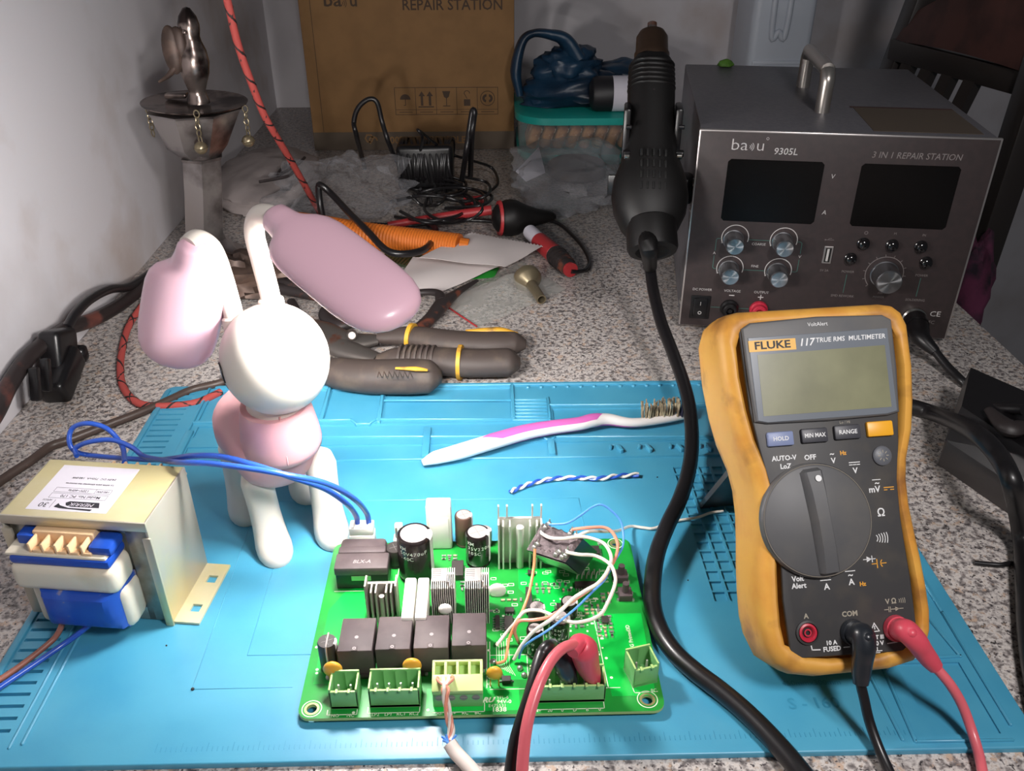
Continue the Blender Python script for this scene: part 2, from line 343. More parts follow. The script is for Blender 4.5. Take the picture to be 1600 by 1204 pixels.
# ---------------------------------------------------------------- silicone repair mat
MT = 3.0
def build_mat():
    root = thing('silicone_mat', 'blue silicone soldering mat with trays and grid under the circuit board', 'mat', (0, 375, 0))
    m = MB()
    poly = []
    for cx, cy, a0 in ((219, 516, 0), (-219, 519, 90), (-219, 234, 180), (219, 232, 270)):
        for k in range(5):
            a = R_(a0+k*22.5); poly.append((cx+7*math.cos(a), cy+7*math.sin(a)))
    m.prism(poly, .1, MT, bev=.8)
    slab = m.build('base', 'mat_blue', root)
    ct = MB()
    for k in range(44): ct.bx(-220.5, -204, 243.6+k*6.28, 245.4+k*6.28, .9, 6)
    for i in range(10):
        for j in range(15):
            if j < 7 or True: x = 108.6+i*7.75; y = 311+j*7.5; ct.bx(x, x+6.3, y, y+6.1, MT-1.3, 6)
    ct.bx(-73, 12.5, 479, 518.5, 1.6, 6); ct.bx(-110.5, -77, 482, 518.5, 1.8, 6); ct.bx(-192, -114, 481.5, 519, 1.8, 6); ct.bx(40, 213, 459, 490, 1.7, 6); ct.bx(-190, 28, 462, 474.5, 1.9, 6); ct.bx(-190, 212, 436.5, 451, 2.0, 6); ct.bx(182, 211, 232, 270, 2.0, 6)
    co = ct.build('cutter', 'mat_blue', root, smooth=None)
    md = slab.modifiers.new('pockets', 'BOOLEAN'); md.object = co; md.operation = 'DIFFERENCE'; md.solver = 'EXACT'
    dg = bpy.context.evaluated_depsgraph_get(); me2 = bpy.data.meshes.new_from_object(slab.evaluated_get(dg)); slab.modifiers.clear(); slab.data = me2; bpy.data.objects.remove(co)
    m = MB()
    def rg(x0, y0, x1, y1, w_=1.4, h=1.0):
        d = Vector((x1-x0, y1-y0, 0)); n = d.length; a = math.atan2(d.y, d.x)
        m.box((0, 0, 0), (n+w_, w_, h*2), 0, T((x0+x1)/2, (y0+y1)/2, MT) @ RZ(a), bev=.5, seg=1)
    # back band of trays
    rg(-190, 522, 215, 520, 3, 1.6); rg(-75, 503, 14, 501, 1.5, .8); rg(14, 520, 14, 478, 2.5, 1.6); rg(-75, 520, -74, 476, 2.5, 1.6)
    rg(-112, 520, -112, 479, 2.5, 1.6); rg(-194, 478, -112, 480, 1.8, 1.4); rg(-112, 479, -92, 479, 1.8, 1.4); rg(-92, 479, -88, 474, 1.8, 1.4); rg(-88, 474, -80, 474, 1.8, 1.4); rg(-80, 474, -76, 479, 1.8, 1.4); rg(-76, 479, 14, 477, 1.8, 1.4)
    rg(14, 476, 38, 476, 1.8, 1.2); rg(38, 503, 38, 474, 1.8, 1.2); rg(38, 494, 215, 491, 1.8, 1.2)
    for k in range(6): m.box((0, 0, 0), (22, 2.2, 2.4), 0, T(26, 480+k*4.2, MT), bev=.5, seg=1)
    rg(-112, 460, 30, 457, 1.8, 1.2); rg(30, 457, 36, 452, 1.8, 1.2); rg(36, 452, 40, 456, 1.8, 1.2); rg(40, 456, 215, 452, 1.8, 1.2)
    rg(-194, 434, 215, 433, 1.8, 1.4); rg(-195, 522, -195, 434, 2, 1.5)
    for x in (-196+3, -41.5, 36.5): m.bx(x-2.2, x+2.2, 436, 468 if x < 0 else 452, MT-1, MT+1.8, bev=.6)
    for x in (79, 97, 116.5, 135, 154, 172, 190): m.box((0, 0, 0), (2.4, 7, 3.4), 0, T(x, 442, MT) @ RZ(.35), bev=.7); m.box((0, 0, 0), (2, 4, 2.4), 0, T(x-5.5, 444, MT) @ RZ(-.2), bev=.7)
    for k in range(22): x = 25+k*9.2; m.box((0, 0, 0), (2.6, 2.6, 2.4), 0, T(x, 517.5, MT) @ RZ(PI/4), bev=.6, seg=1)
    # left margin ribs
    m.bx(-224.5, -221.5, 236, 520, MT-1, MT+1, bev=.4); rg(-196, 238, -196, 434, 1.6, .8); rg(-200.5, 236, -200.5, 434, 1.4, .8)
    # right-front compartments
    rg(175, 267, 173.5, 229, 1.6, 1.0); rg(167.5, 265, 168.5, 230, 1.6, 1.0); rg(208, 300, 213, 273, 1.6, 1.2); rg(213, 273, 182, 272, 1.6, 1.2); rg(182, 272, 176, 266, 1.6, 1.2); rg(217, 300, 217, 236, 1.6, 1.2); rg(173.5, 229, 214, 228.5, 1.4, 1)
    rg(208, 300, 208, 360, 1.6, 1.2); rg(217, 300, 217, 420, 1.6, 1.2)
    # fine embossed outlines on the work field
    for a in ((-134, 264, -134, 395.5), (-134, 395.5, 49, 394), (49, 394, 50, 352), (-114, 282.6, -114, 375), (-114, 282.6, -84, 282.4), (-134, 264, -90, 264)): rg(*a, w_=.5, h=.25)
    m.build('ridges', 'mat_blue', root)
    t = MB(); 
    t.text('S - 160', 8, T(137.5, 249, MT+.2), 0, bold=.1); t.text('450mmx300mm', 4, T(140, 260, MT+.2), 0); 
    for k in range(150): x = -140+k*2.1; t.bx(x-.12, x+.12, 232.5, 236.5 if k % 5 == 0 else 234.6, MT, MT+.12)
    t.build('embossing', 'mat_relief_shade', root, smooth=None)
    return root
build_mat()

# ---------------------------------------------------------------- rabbit-eared desk lamp
def ellipse_ring(c, ex, ey, n, pw=1.0):
    out = []
    for k in range(n):
        a = 2*PI*k/n; ca, sa = math.cos(a), math.sin(a)
        out.append(Vector(c)+Vector(ex)*math.copysign(abs(ca)**pw, ca)+Vector(ey)*math.copysign(abs(sa)**pw, sa))
    return out
def build_lamp():
    base = (-112, 374, MT)
    root = thing('desk_lamp', 'white and pink four-legged animal desk lamp with two drooping lit ears', 'lamp', base)
    h = Vector((.51, -.86, 0)).normalized(); sd = Vector((-h.y, h.x, 0))     # heading; left side of the animal is toward +sd
    bc = Vector((-119, 381, 61))
    # body (loft along heading)
    m = MB(); rings = []
    prof = [(-31, 1, 2), (-29.5, 9, 2), (-25, 16.5, 2), (-17, 22, 1.5), (-8, 23.5, 0), (3, 22, -1.5), (13, 21.5, -2.5), (22, 20, -3), (28, 15.5, -3), (32, 8, -3), (33, 1, -3)]
    for x, r, dz in prof: rings.append(ellipse_ring(bc+h*x+Vector((0, 0, dz)), sd*r*1.0, Vector((0, 0, r*.92)), 28))
    m.loft(rings); m.build('body', 'lamp_body_pink', root, smooth=60)
    hc = Vector((-102, 362, 114.5))
    # neck band with a seam down the front
    m = MB(); nb = Vector((-106, 365, 62)); prof = [(17, 0), (19.6, 2), (20, 5), (19.4, 11), (18.4, 18), (17.4, 24), (16.4, 28)]
    m.lathe(prof, 36, M=T(*nb) @ RX(.10))
    sm = MB(); P = [nb+Vector((r*.32, -r*.955, z)) for r, z in prof]; m.tube(P, .5, 6)
    m.build('neck_band', 'lamp_body_pink', root, smooth=60)
    m = MB(); m.cyl((-106, 364, 82), (-104, 362, 98), 15.6, 13, 28); m.build('neck', 'lamp_white', root)
    # legs
    feet = dict(fl=(Vector((-116, 354.5, MT)), Vector((-122, 362, 50))), fr=(Vector((-88, 366.5, MT)), Vector((-90, 371, 54))),
                hl=(Vector((-139.5, 388, MT)), Vector((-140, 391, 52))), hr=(Vector((-109, 406, MT)), Vector((-110, 402, 52))))
    fd = Vector((.35, -.94, 0)); fs = Vector((.94, .35, 0))
    for k, (f, t) in feet.items():
        m = MB(); rings = []
        for z, fx, rl, rw in ((0, 3.5, 11.5, 8.5), (2, 3.6, 12.2, 9.2), (6, 3.2, 12, 9.3), (11, 1.5, 10.5, 8.6), (16, 0, 8.8, 8.1), (24, 0, 7.8, 7.8), (34, 0, 7.8, 7.8), (44, 0, 8.2, 8.2), (50, 0, 6.5, 6.5), (53, 0, 2.5, 2.5)):
            q = z/53; c = f.lerp(Vector((t.x, t.y, MT)), q**.9)+Vector((0, 0, z*(t.z-MT)/50*.98))+fd*fx
            rings.append(ellipse_ring(c, fs*rw, fd*rl, 20))
        m.loft(rings); m.build('leg', 'lamp_white', root, smooth=60)
    # head
    m = MB(); ax = Vector((0, -.35, -.94))
    m.sph((0, 0, 0), (25.2, 26, 27), 40, 26, M=T(*hc) @ RX(.22) @ RY(-.12))
    head = m.build('head', 'lamp_white', root, smooth=60)
    # eye on the side of the head
    e = MB(); 
    def on_head(az, el, r=27.0): return Vector((math.cos(el)*math.sin(az), -math.cos(el)*math.cos(az), math.sin(el)))
    def disc(mb, az, el, ra, rb, mi, lift):
        V = []; n = 20
        for j in range(4):
            for k in range(n):
                a = 2*PI*k/n; d = on_head(az+math.cos(a)*ra*j/3, el+math.sin(a)*rb*j/3)
                V.append(hc+(RX(.22) @ RY(-.12)).to_3x3() @ Vector((d.x*(25.2+lift), d.y*(26+lift), d.z*(27+lift))))
        Fc = [(j*n+k, j*n+(k+1) % n, (j+1)*n+(k+1) % n, (j+1)*n+k) for j in range(3) for k in range(n)]
        mb.add(V, Fc, mi)
    disc(e, -1.10, .02, .13, .26, 1, .12); disc(e, -1.12, -.04, .07, .14, 0, .18); disc(e, -1.10, .07, .03, .05, 2, .24)
    arc = [(-1.30, .24), (-1.14, .36), (-.98, .28), (-.92, .08)]
    P = []
    for a, b in arc:
        d = on_head(a, b); P.append(hc+(RX(.22) @ RY(-.12)).to_3x3() @ Vector((d.x*25.4, d.y*26.2, d.z*27.2)))
    e.tube(P, .45, 6, 0)
    e.build('eye', ['black_paint', 'eye_blue', 'lamp_white'], head, smooth=None, flip=False)
    # stalks and ears
    specs = [  # stalk path, ear base, ear tip, up
        ([(-119.5, 369, 127), (-121, 371, 138), (-122.5, 372, 150), (-124, 372, 161), (-126, 371, 168), (-129.5, 367, 172.5), (-132, 362, 171.5)], (-130, 362, 170), (-157, 378, 104), (.30, -.80, .45)),
        ([(-101.5, 369, 136), (-102.5, 371, 146), (-104.5, 373, 160), (-105.5, 373, 173), (-102, 371, 181.5), (-96, 367, 183.5), (-90, 362.5, 182)], (-92, 364, 182), (-34, 311, 159), (-.20, -.10, 1))]
    for st, b, t, up in specs:
        m = MB(); m.tube(st, 4.6, 16); s_ = m.build('stalk', 'lamp_white', root)
        p0, p1 = Vector(st[0]), Vector(st[1]); d = (p1-p0).normalized()
        m = MB(); m.cyl(p0-d*3, p0+d*6.5, 6.2, 5.9, 18, bev=.8); m.build('stalk_collar', 'lamp_white', s_)
        b, t = Vector(b), Vector(t); ln = (t-b).length; M = frame(b, t-b, up)
        #  ear shell: width profile along x, domed top
        prof = [(-3, 5.4, 5.4, 0), (-1, 7, 6.8, 0), (4, 7.6, 7, 0), (8, 8.6, 7.2, 0), (10.5, 11, 7.4, 0), (13, 14.4, 7.6, 0), (17, 16.8, 7.8, 0), (23, 18, 8, 0), (34, 18.4, 8, 0), (ln-24, 18.4, 8, 0), (ln-14, 17.4, 7.7, 0), (ln-8, 15.4, 7, 0), (ln-4, 12.4, 6, 0), (ln-1.4, 8.6, 4.6, 0), (ln, 4, 2.6, 0)]
        rings = []
        for x, wd, th, dz in prof:
            r = []
            for k in range(28):
                a = 2*PI*k/28; ca, sa = math.cos(a), math.sin(a)
                r.append(Vector((x, math.copysign(abs(ca)**.85, ca)*wd, math.copysign(abs(sa)**.9, sa)*(th*1.05 if sa > 0 else th*.55))))
            rings.append(r)
        m = MB(); m.loft(rings, M=M); ear = m.build('ear', 'lamp_pink', root, smooth=60)
        poly = []
        for k in range(32):
            a = 2*PI*k/32; ca, sa = math.cos(a), math.sin(a)
            poly.append((18+(ln-22)/2+math.copysign(abs(ca)**.75, ca)*(ln-26)/2, math.copysign(abs(sa)**.8, sa)*11.2))
        m = MB(); m.prism(poly, -4.0, -5.0, M=M); m.build('light_panel', 'led_panel', ear)
build_lamp()
# ---------------------------------------------------------------- mains transformer (local frame: x right, y away, z up)
def build_transformer():
    root = thing('transformer', 'steel framed transformer with upside-down white label and blue taped coil', 'transformer', (-221.7, 310.5, MT), (0, 0, -.12), world=False)
    W, D, Hh = 68.5, 42.5, 62.5
    m = MB(); e = 1.4
    m.bx(0, W, 0, D, Hh-e, Hh, 0, bev=.7); m.bx(0, e, 0, D, 3, Hh, 1, bev=.5); m.bx(W-e, W, 0, D, .2, Hh, 1, bev=.5)
    m.bx(0, W, -.4, .8, Hh-5, Hh, 1, bev=.4)
    m.box((W-1.2, -.2, 27), (4, 1.4, 54), 1, bev=.5); m.box((1.8, -.2, 29), (5, 1.4, 52), 1, bev=.5)
    m.build('frame', ['steel_yellow', 'steel_plated'], root)
    # flanges with slots
    for s, x0, x1 in ((1, W-1, W+12.5),):
        m = MB(); b = bmesh.new()
        ys = [1, 8, 13, 28, 33, D-1] ; xs = [x0, x0+(x1-x0)*.42, x0+(x1-x0)*.78, x1]
        for i in range(3):
            for j in range(5):
                if i == 1 and j in (1, 3): continue
                m.bx(xs[i], xs[i+1], ys[j], ys[j+1], .2, 1.5)
        m.build('mounting_flange', 'steel_yellow', root)
    # laminated core
    m = MB(); y0, y1 = 2.2, D-2.2
    m.bx(1.6, 9.5, y0, y1, .4, Hh-1.6, bev=.3); m.bx(W-12.5, W-1.6, y0, y1, .4, Hh-1.6, bev=.3); m.bx(9, W-9, y0, y1, .4, 8.5, bev=.3); m.bx(9, W-9, y0, y1, Hh-8.5, Hh-1.6, bev=.3)
    m.build('core', 'lamination', root)
    m = MB(); m.bx(9.5, W-10, 5, D-5, 8.5, Hh-8.5); m.build('winding_core', 'bobbin', root)
    for sgn in (0, 1):
        Mx = Matrix() if sgn == 0 else (T(W, D, 0) @ RZ(PI))
        m = MB(); m.bx(6.5, 56, -14, 4, 30, 45.5, M=Mx, bev=4.5, seg=4); m.bx(11, 57, -11, 4, 7, 31, M=Mx, bev=4, seg=3)
        m.bx(6, 53, -11.5, 3, 48.8, 50.8, M=Mx, bev=1); m.build('bobbin', 'bobbin', root)
        m = MB(); rings = []
        for z, b_ in ((8, 10), (9.5, 13), (14, 16.2), (20, 17.2), (28, 17.6), (30, 17.2), (31.5, 15)):
            r = []
            for k in range(24):
                a = PI*k/23; x = 35.5-math.cos(a)*20; y = -min(b_, 22*math.sin(a)+2)
                r.append(Vector((x, max(-b_, y), z)))
            r += [Vector((55.5, 3, z)), Vector((15.5, 3, z))]; rings.append(r)
        m.loft(rings, M=Mx); m.bx(8, 54.5, -12.5, 3, 45, 49.6, M=Mx, bev=1.6); m.bx(9, 17, -5, 3, 49.6, 55.5, M=Mx, bev=1); m.bx(44, 55, -9.5, 3, 49.6, 55, M=Mx, bev=2)
        m.build('coil_tape', 'blue_tape', root)
        m = MB()
        m.bx(16, 44.5, -3.5, 3, 50, 57, M=Mx, bev=.8)
        for k in range(5): m.box((18+k*6.1, -6.5, 53), (1.3, 8, 5.6), M=Mx, bev=.5); m.box((21+k*5.8, -9, 51.4), (4.2, 3, 1.6), M=Mx, bev=.5)
        m.build('terminal_comb', 'bobbin_tan', root)
    # label, read from the far side
    z = Hh+.12
    Mx = T(29, 21.5, z) @ RZ(PI)
    m = MB(); m.box((29, 21.5, Hh), (38, 33.5, .16), 0)
    # printed side: y grows toward the reader's top
    m.prism([(-14, -13.4), (-12.5, -9.8), (1.5, -9.8), (3, -11), (2, -12.8), (-1, -13.6)], 0, .05, 1, Mx @ SC(1, -1, 1))
    m.prism([(-11.5, -14.6), (0, -14.4), (4.6, -13), (6, -11.6), (7, -14.2), (4, -15), (-11, -15.8)], 0, .05, 1, Mx @ SC(1, -1, 1))
    m.text('MERRIK', 3.2, Mx @ T(-5.2, 11.8, .1), 0, .25, sx=1.05)
    m.line([(8.6, 15), (8.6, 9.4)], .18, Mx, 1, .06); m.text('30', 4.4, Mx @ T(12.3, 13, .06), 1, .1, bold=.03); m.text('AÑOS', 1.7, Mx @ T(12.4, 9.6, .06), 1)
    m.line([(-14, 8), (13, 8), (13, 4.6), (-14, 4.6), (-14, 8)], .16, Mx, 1, .06); m.text('Model No. PC 170', 2.5, Mx @ T(-1.5, 6.3, .06), 1, bold=.03)
    m.line([(-14, 3.6), (13, 3.6), (13, .4), (-14, .4), (-14, 3.6)], .16, Mx, 1, .06); m.line([(-6.5, 3.6), (-6.5, .4)], .16, Mx, 1, .06)
    m.text('180.0W', 1.9, Mx @ T(-10.2, 2, .06), 1, bold=.03); m.text('120V~60Hz', 2.1, Mx @ T(1.6, 2, .06), 1, bold=.03)
    m.text('La salida para alimentar los motores', 1.6, Mx @ T(-1, -3, .06), 1, bold=.03); m.text('24.0V DC  750mA  180.0W', 1.9, Mx @ T(-1, -7.4, .06), 1, bold=.03)
    m.build('label', ['paper_label', 'ink'], root, smooth=None, flip=False)
    # dirt line in front of the label is wear in the plating
    return root
build_transformer()
# wires of the transformer
def wire(name, pts, r, mt, label, cat='wire', group=None, n=10):
    m = MB(); m.tube(pts, r, n); return solo(m, name, mt, label, cat, group)
wire('wire', path((104, 950, 20), (99, 969, 14), (90, 990, 9), (75, 1006, 7), (34, 1038, 6), (0, 1061, 6), (-60, 1100, 6)), 1.35, 'wire_brown', 'brown wire leaving the front of the transformer to the left')
wire('wire', path((158, 955, 20), (144, 972, 12), (122, 990, 8), (98, 1007, 6), (57, 1035, 5.5), (0, 1073, 5), (-60, 1114, 5)), 1.35, 'wire_blue', 'blue wire leaving the front of the transformer, lying beside the brown wire')
wire('wire', path((195, 722, 40), (190, 695, 30), (168, 670, 36), (138, 661, 40), (114, 668, 36), (108, 688, 30), (118, 705, 24), (150, 712, 20), (235, 718, 34), (270, 716, 60), (300, 712, 69), (345, 713, 72), (400, 727, 72), (455, 745, 68), (505, 762, 58), (540, 785, 42), (556, 805, 26), (559, 819, 19)), 1.45, 'wire_blue', 'blue wire looping behind the transformer to the left pin of the white plug')
wire('wire', path((120, 712, 26), (118, 700, 27), (140, 690, 32), (175, 687, 33), (205, 698, 32), (224, 712, 34), (250, 718, 52), (278, 722, 70), (330, 724, 75), (400, 733, 76), (450, 742, 73), (510, 755, 63), (552, 778, 46), (572, 800, 28), (577, 819, 19)), 1.45, 'wire_blue', 'blue wire arching behind the transformer to the right pin of the white plug')

# ---------------------------------------------------------------- circuit board
PT = 7.0
def build_pcb():
    root = thing('circuit_board', 'green circuit board crowded with relays, capacitors, heatsinks and terminal blocks', 'circuit board', (-6, 298, MT))
    X0, X1, Y0, Y1 = -84, 72, 244, 354
    # board with holes
    b = bmesh.new()
    holes = [(-78.4, 249, 2.2), (65, 250, 2.4), (64, 350, 1.9)]
    m = MB(); poly = []
    for cx, cy, a0 in ((X1-5, Y1-5, 0), (X0+5, Y1-5, 90), (X0+5, Y0+5, 180), (X1-5, Y0+5, 270)):
        for k in range(5): a = R_(a0+k*22.5); poly.append((cx+5*math.cos(a), cy+5*math.sin(a)))
    m.prism(poly, PT-1.6, PT, 0)
    brd = m.build('board', ['pcb_green', 'pcb_edge'], root, smooth=None)
    for p in brd.data.polygons:
        if abs(p.normal.z) < .5: p.material_index = 1
    # cut holes with a boolean baked at once
    cut = MB()
    for x, y, r in holes: cut.cyl((x, y, PT-4), (x, y, PT+3), r, n=20)
    co = cut.build('cutter', 'pcb_edge', root, smooth=None)
    md = brd.modifiers.new('holes', 'BOOLEAN'); md.object = co; md.operation = 'DIFFERENCE'; md.solver = 'EXACT'
    dg = bpy.context.evaluated_depsgraph_get(); me2 = bpy.data.meshes.new_from_object(brd.evaluated_get(dg)); brd.modifiers.clear(); brd.data = me2
    bpy.data.objects.remove(co)
    # printed areas and traces
    m = MB(); z = PT+.03
    def area_(pts, mi=0): q_ = MB(); q_.prism(pts, z-.03, z+.02, mi); q_.build('copper_pour', 'pcb_trace', root, smooth=None)
    area_([(-80, 262), (-80, 306), (-74, 318), (-66, 322), (-62, 322), (-62, 262)][::1]); area_([(-2.5, 262), (14, 262), (14, 276), (-2.5, 276)]); area_([(-30, 246), (10, 246), (10, 258), (-30, 258)]); area_([(26, 300), (12, 318), (12, 334), (24, 334), (36, 322), (36, 306)]); area_([(50, 252), (69, 252), (70, 300), (46, 300)])
    m = MB(); z = PT+.08; I = Matrix()
    def ln(*p, w_=.35): m.line(p, w_, I, 0, z)
    for x, y, r in holes: m.ring(r+1.7, r+2.1, z, T(x, y, 0)); 
    for k in range(6):
        o = k*1.25; ln((0.5+o*.9, 284), (0.5+o*.9, 272-o*.4), (3+o*.9, 268-o*.6), w_=.22)
    ln((-2.5, 276), (14.2, 276), (14.2, 257), (-2.5, 257)); ln((46.5, 308), (49, 256.5)); ln((42, 256.5), (54, 256.5)); ln((-2.6, 284), (-2.6, 258)); ln((-4, 284), (-4, 258))
    ln((-71.5, 243.6+2), (-59, 245.6), (-59, 248)); ln((-71.5, 245.6), (-71.5, 248)); ln((-54.5, 246), (-32.5, 246), (-32.5, 249)); ln((-54.5, 246), (-54.5, 249)); ln((-27, 245.6), (-5, 245.6), (-5, 250)); ln((14.5, 244.9+1), (46, 245.9), (46, 249)); ln((57.5, 268), (60, 253.5), (70, 254)); ln((-79, 318.5), (-49, 318.5), (-48.5, 335))
    for i, t in enumerate(('NO', 'NC')): m.text(t, 2.2, T(-68+i*6.5, 244.9+.2, z), 0)
    for i, t in enumerate(('LP2', 'LP1', 'RC1', 'RC2')): m.text(t, 2.2, T(-51+i*5.4, 245.2, z), 0)
    for i, t in enumerate(('RI-', 'RI+', 'RC', 'BC')): m.text(t, 2.2, T(-24+i*5.4, 245, z), 0)
    for i, t in enumerate(('24+', '20', '0', 'D', 'B', '0')): m.text(t, 2.2, T(17.4+i*5.3, 245.1+.2, z), 0)
    m.text('8C', 2.2, T(68.5, 254.6, z) , 0)
    m.text('SIG Printed3D', 2.6, T(62.6, 285, z) @ RZ(R_(-88)) @ SC(-1, -1, 1), 0, bold=.05)
    m.text('YFL-6', 2.2, T(2.8, 252.6, z), 0); m.text('94V-0', 2.6, T(3.4, 250.4, z), 0, bold=.04); m.text('E475531', 2.2, T(0.5, 248.4, z), 0); m.text('1838', 3.2, T(1.2, 246.4, z), 0, bold=.05)
    m.text('RU', 3.6, T(-3.6, 251.4, z), 0, .4, bold=.2)
    for i, t in enumerate(('LED1', 'L20', 'LED2', 'D20')): m.text(t, 1.7, T(55.5, 329.5-i*2.6, z), 0); m.text(('DATS', 'SCK', 'RST', 'GND')[i], 1.7, T(62.5, 329.5-i*2.6, z), 0)
    for x, y in ((-79.6, 270), (-79.4, 268), (-82, 283), (50, 273), (51, 262), (-44.6, 339), (38, 318), (-3, 279), (4, 300), (-60.4, 246.5), (-29, 247)): m.ring(0, .7, z, T(x, y, 0), n=10)
    m.text('30', 3, T(-52.5, 279.5, z), 0); m.text('C27', 1.6, T(-4, 312, z), 0); m.text('R55', 1.6, T(-3, 260, z), 0)
    random.seed(5)
    for k in range(70):
        x = random.uniform(28, 50); y = random.uniform(262, 312); m.box((x, y, PT+.05), (random.choice((.8, 1.4, 2.2)), random.choice((.7, 1.1)), .06), 0)
    for k in range(44):
        x = random.uniform(-2, 52); y = random.uniform(284, 336); ln((x, y), (x+2.6, y), (x+2.6, y+1.6), (x, y+1.6), (x, y), w_=.3)
    m.build('silkscreen', 'silk', root, smooth=None, flip=False)
    m = MB()
    for x, y, r in holes: m.ring(r, r+1.0, PT+.06, T(x, y, 0))
    m.build('hole_plating', 'hole_gold', root, smooth=None, flip=False)
    # relays
    rel = [(-61.2, 276, 0), (-44.8, 276.5, 0), (-28.2, 276.8, 0), (-11.6, 277.8, 0)]
    for i, (x, y, _) in enumerate(rel):
        m = MB(); m.box((x, y, PT+7.7), (15.2, 19.4, 15.4), 0, bev=.5)
        r = m.build('relay', ['relay_black'], root)
        m = MB(); m.box((x-.2, y-8.4, PT+15.45), (2.6, 2.6, .5), 0, bev=.15); m.ring(.35, .8, PT+15.75, T(x-.2, y-8.4, 0), 1); m.ring(0, .9, PT+15.46, T(x, y-1.8, 0), 1, n=14); 
        m.build('relay_marking', ['relay_black', 'relay_mark'], r, smooth=None, flip=False)
        m = MB()
        for dx in (-5, 3.5): m.box((x+dx, y-11.2, PT+.9), (3.4, 1.6, 1.5), 0, bev=.2); m.box((x+dx-2.6, y-11.2, PT+.6), (1.3, 1.6, 1.1), 1, bev=.2); m.box((x+dx+2.6, y-11.2, PT+.6), (1.3, 1.6, 1.1), 1, bev=.2)
        m.build('diode', ['smd_dark', 'solder'], root)
    # EE power transformer
    m = MB(); xc, yc = -65.2, 330
    m.bx(-77.8, -52.3, 319.8, 333, PT+.5, PT+10.5, 0, bev=.5); m.build('pulse_transformer_coil', 'epoxy_black', root)
    m = MB()
    m.bx(-78.2, -52, 319, 330.5, PT+9.5, PT+14.5, 0, bev=1.0); m.bx(-77.5, -54.3, 330, 342.5, PT+3, PT+14, 0, bev=2.2); m.bx(-77.6, -54, 330, 335, PT+9, PT+15, 0, bev=1)
    m.text('BLX-A', 3.2, T(-65, 323.7, PT+14.56), 1, .2, bold=.05)
    m.bx(-70, -60.5, 318.9, 319.4, PT+6.5, PT+9.2, 2)
    m.build('pulse_transformer', ['relay_black', 'relay_mark', 'terminal_green'], root)
    # white plug and header
    m = MB(); m.bx(-75.3, -62.2, 349.5, 356.5, PT, PT+8.5, bev=.6); m.build('plug_header', 'plastic_white', root)
    m = MB(); m.bx(-75, -62.6, 350, 357.5, PT+8.3, PT+13, bev=.6); 
    for k in range(3): m.box((-73+k*4.2, 353.5, PT+13), (1.6, 6, 1.4), bev=.3)
    m.build('white_plug', 'plastic_white', root)
    m = MB(); m.bx(-52.6, -46.6, 350, 355.5, PT, PT+5, bev=.4); m.bx(-51.6, -47.6, 351.5, 355, PT+5, PT+13, bev=.4); m.bx(-51.2, -50.3, 351.3, 351.6, PT+7, PT+12, 1); m.bx(-49, -48.1, 351.3, 351.6, PT+7, PT+12, 1)
    m.build('pin_header', ['plastic_white', 'smd_grey'], root)
    m = MB(); m.bx(-34.6, -21.8, 348.2, 356.2, PT, PT+28, 0, bev=.8); m.bx(-33.2, -23.2, 347.6, 348.6, PT+1.5, PT+21, 1, bev=.4); m.build('film_capacitor', ['plastic_white', 'ceramic_white'], root)
    # electrolytic capacitors
    def ecap(x, y, r, h, name='capacitor', tp='cap_top', side=1, txt=None, body='cap_black', lean=0):
        Mx = T(x, y, PT) @ RX(lean)
        m = MB(); m.lathe([(r*.93, 0), (r, .6), (r, 1.2), (r*.94, 1.8), (r, 2.4), (r, h-1), (r*.92, h-.1)], 30, 0, Mx, cap=True)
        c = m.build(name, [body, 'cap_print'], root)
        m = MB(); m.ring(0, r*.78, h+.02, Mx, 0, n=30)
        for a in (.4, .4+PI/2): m.box((0, 0, h+.03), (r*1.2, .18, .03), 1, Mx @ RZ(a))
        m.build('vent_top', [tp, 'smd_grey'], c, smooth=None, flip=False)
        m = MB()
        a0 = -.5 if side > 0 else PI-.3
        V = []; n = 8
        for j in range(n+1):
            a = a0+j*.11
            for zz, rr in ((2.8, r+.05), (h-1, r+.05), (h-.05, r*.94)): V.append((rr*math.cos(a), rr*math.sin(a), zz))
            V.append((r*.78*math.cos(a), r*.78*math.sin(a), h+.04))
        m.add(V, [(j*4+i, j*4+4+i, j*4+5+i, j*4+1+i) for j in range(n) for i in range(3)], 0, Mx)
        if txt:
            for row, t in enumerate(txt):
                for i, ch in enumerate(t):
                    a = -PI/2-.75+i*(2.0/r)*.9
                    m.text(ch, min(3.0, r*.45), Mx @ RZ(a+PI/2) @ T(0, -r-.06, h-3.4-row*3.0) @ RX(PI/2), 0, bold=.03)
        m.build('print', 'cap_print', c, smooth=None, flip=False)
        return c
    ecap(-39, 329.5, 8.8, 27, txt=('KM', '50V470uF', '-40C'), side=1); ecap(-8.2, 338, 6.3, 20, txt=('KM', '35V220uF', '105C'), side=1)
    ecap(-15.6, 354-1, 4.7, 19, body='brown_sleeve', side=1); ecap(-5, 352, 4.0, 9.5, body='cap_clear'); ecap(-50.5, 338, 4.6, 11, body='smd_dark', tp='smd_dark')
    ecap(29, 284.5, 5.0, 16.5, txt=('VENT', '50V', '220uF'), side=1, lean=.12); ecap(17.8, 276.5, 3.9, 15.5, txt=('VT', 'CO', '105'), side=1, lean=-.05); ecap(35.2, 300, 4.2, 9, side=1); ecap(19.5, 294, 4.0, 12, body='smd_dark', tp='cap_top')
    ecap(-73.6, 271, 4.3, 17, body='smd_dark', tp='smd_dark', side=1)
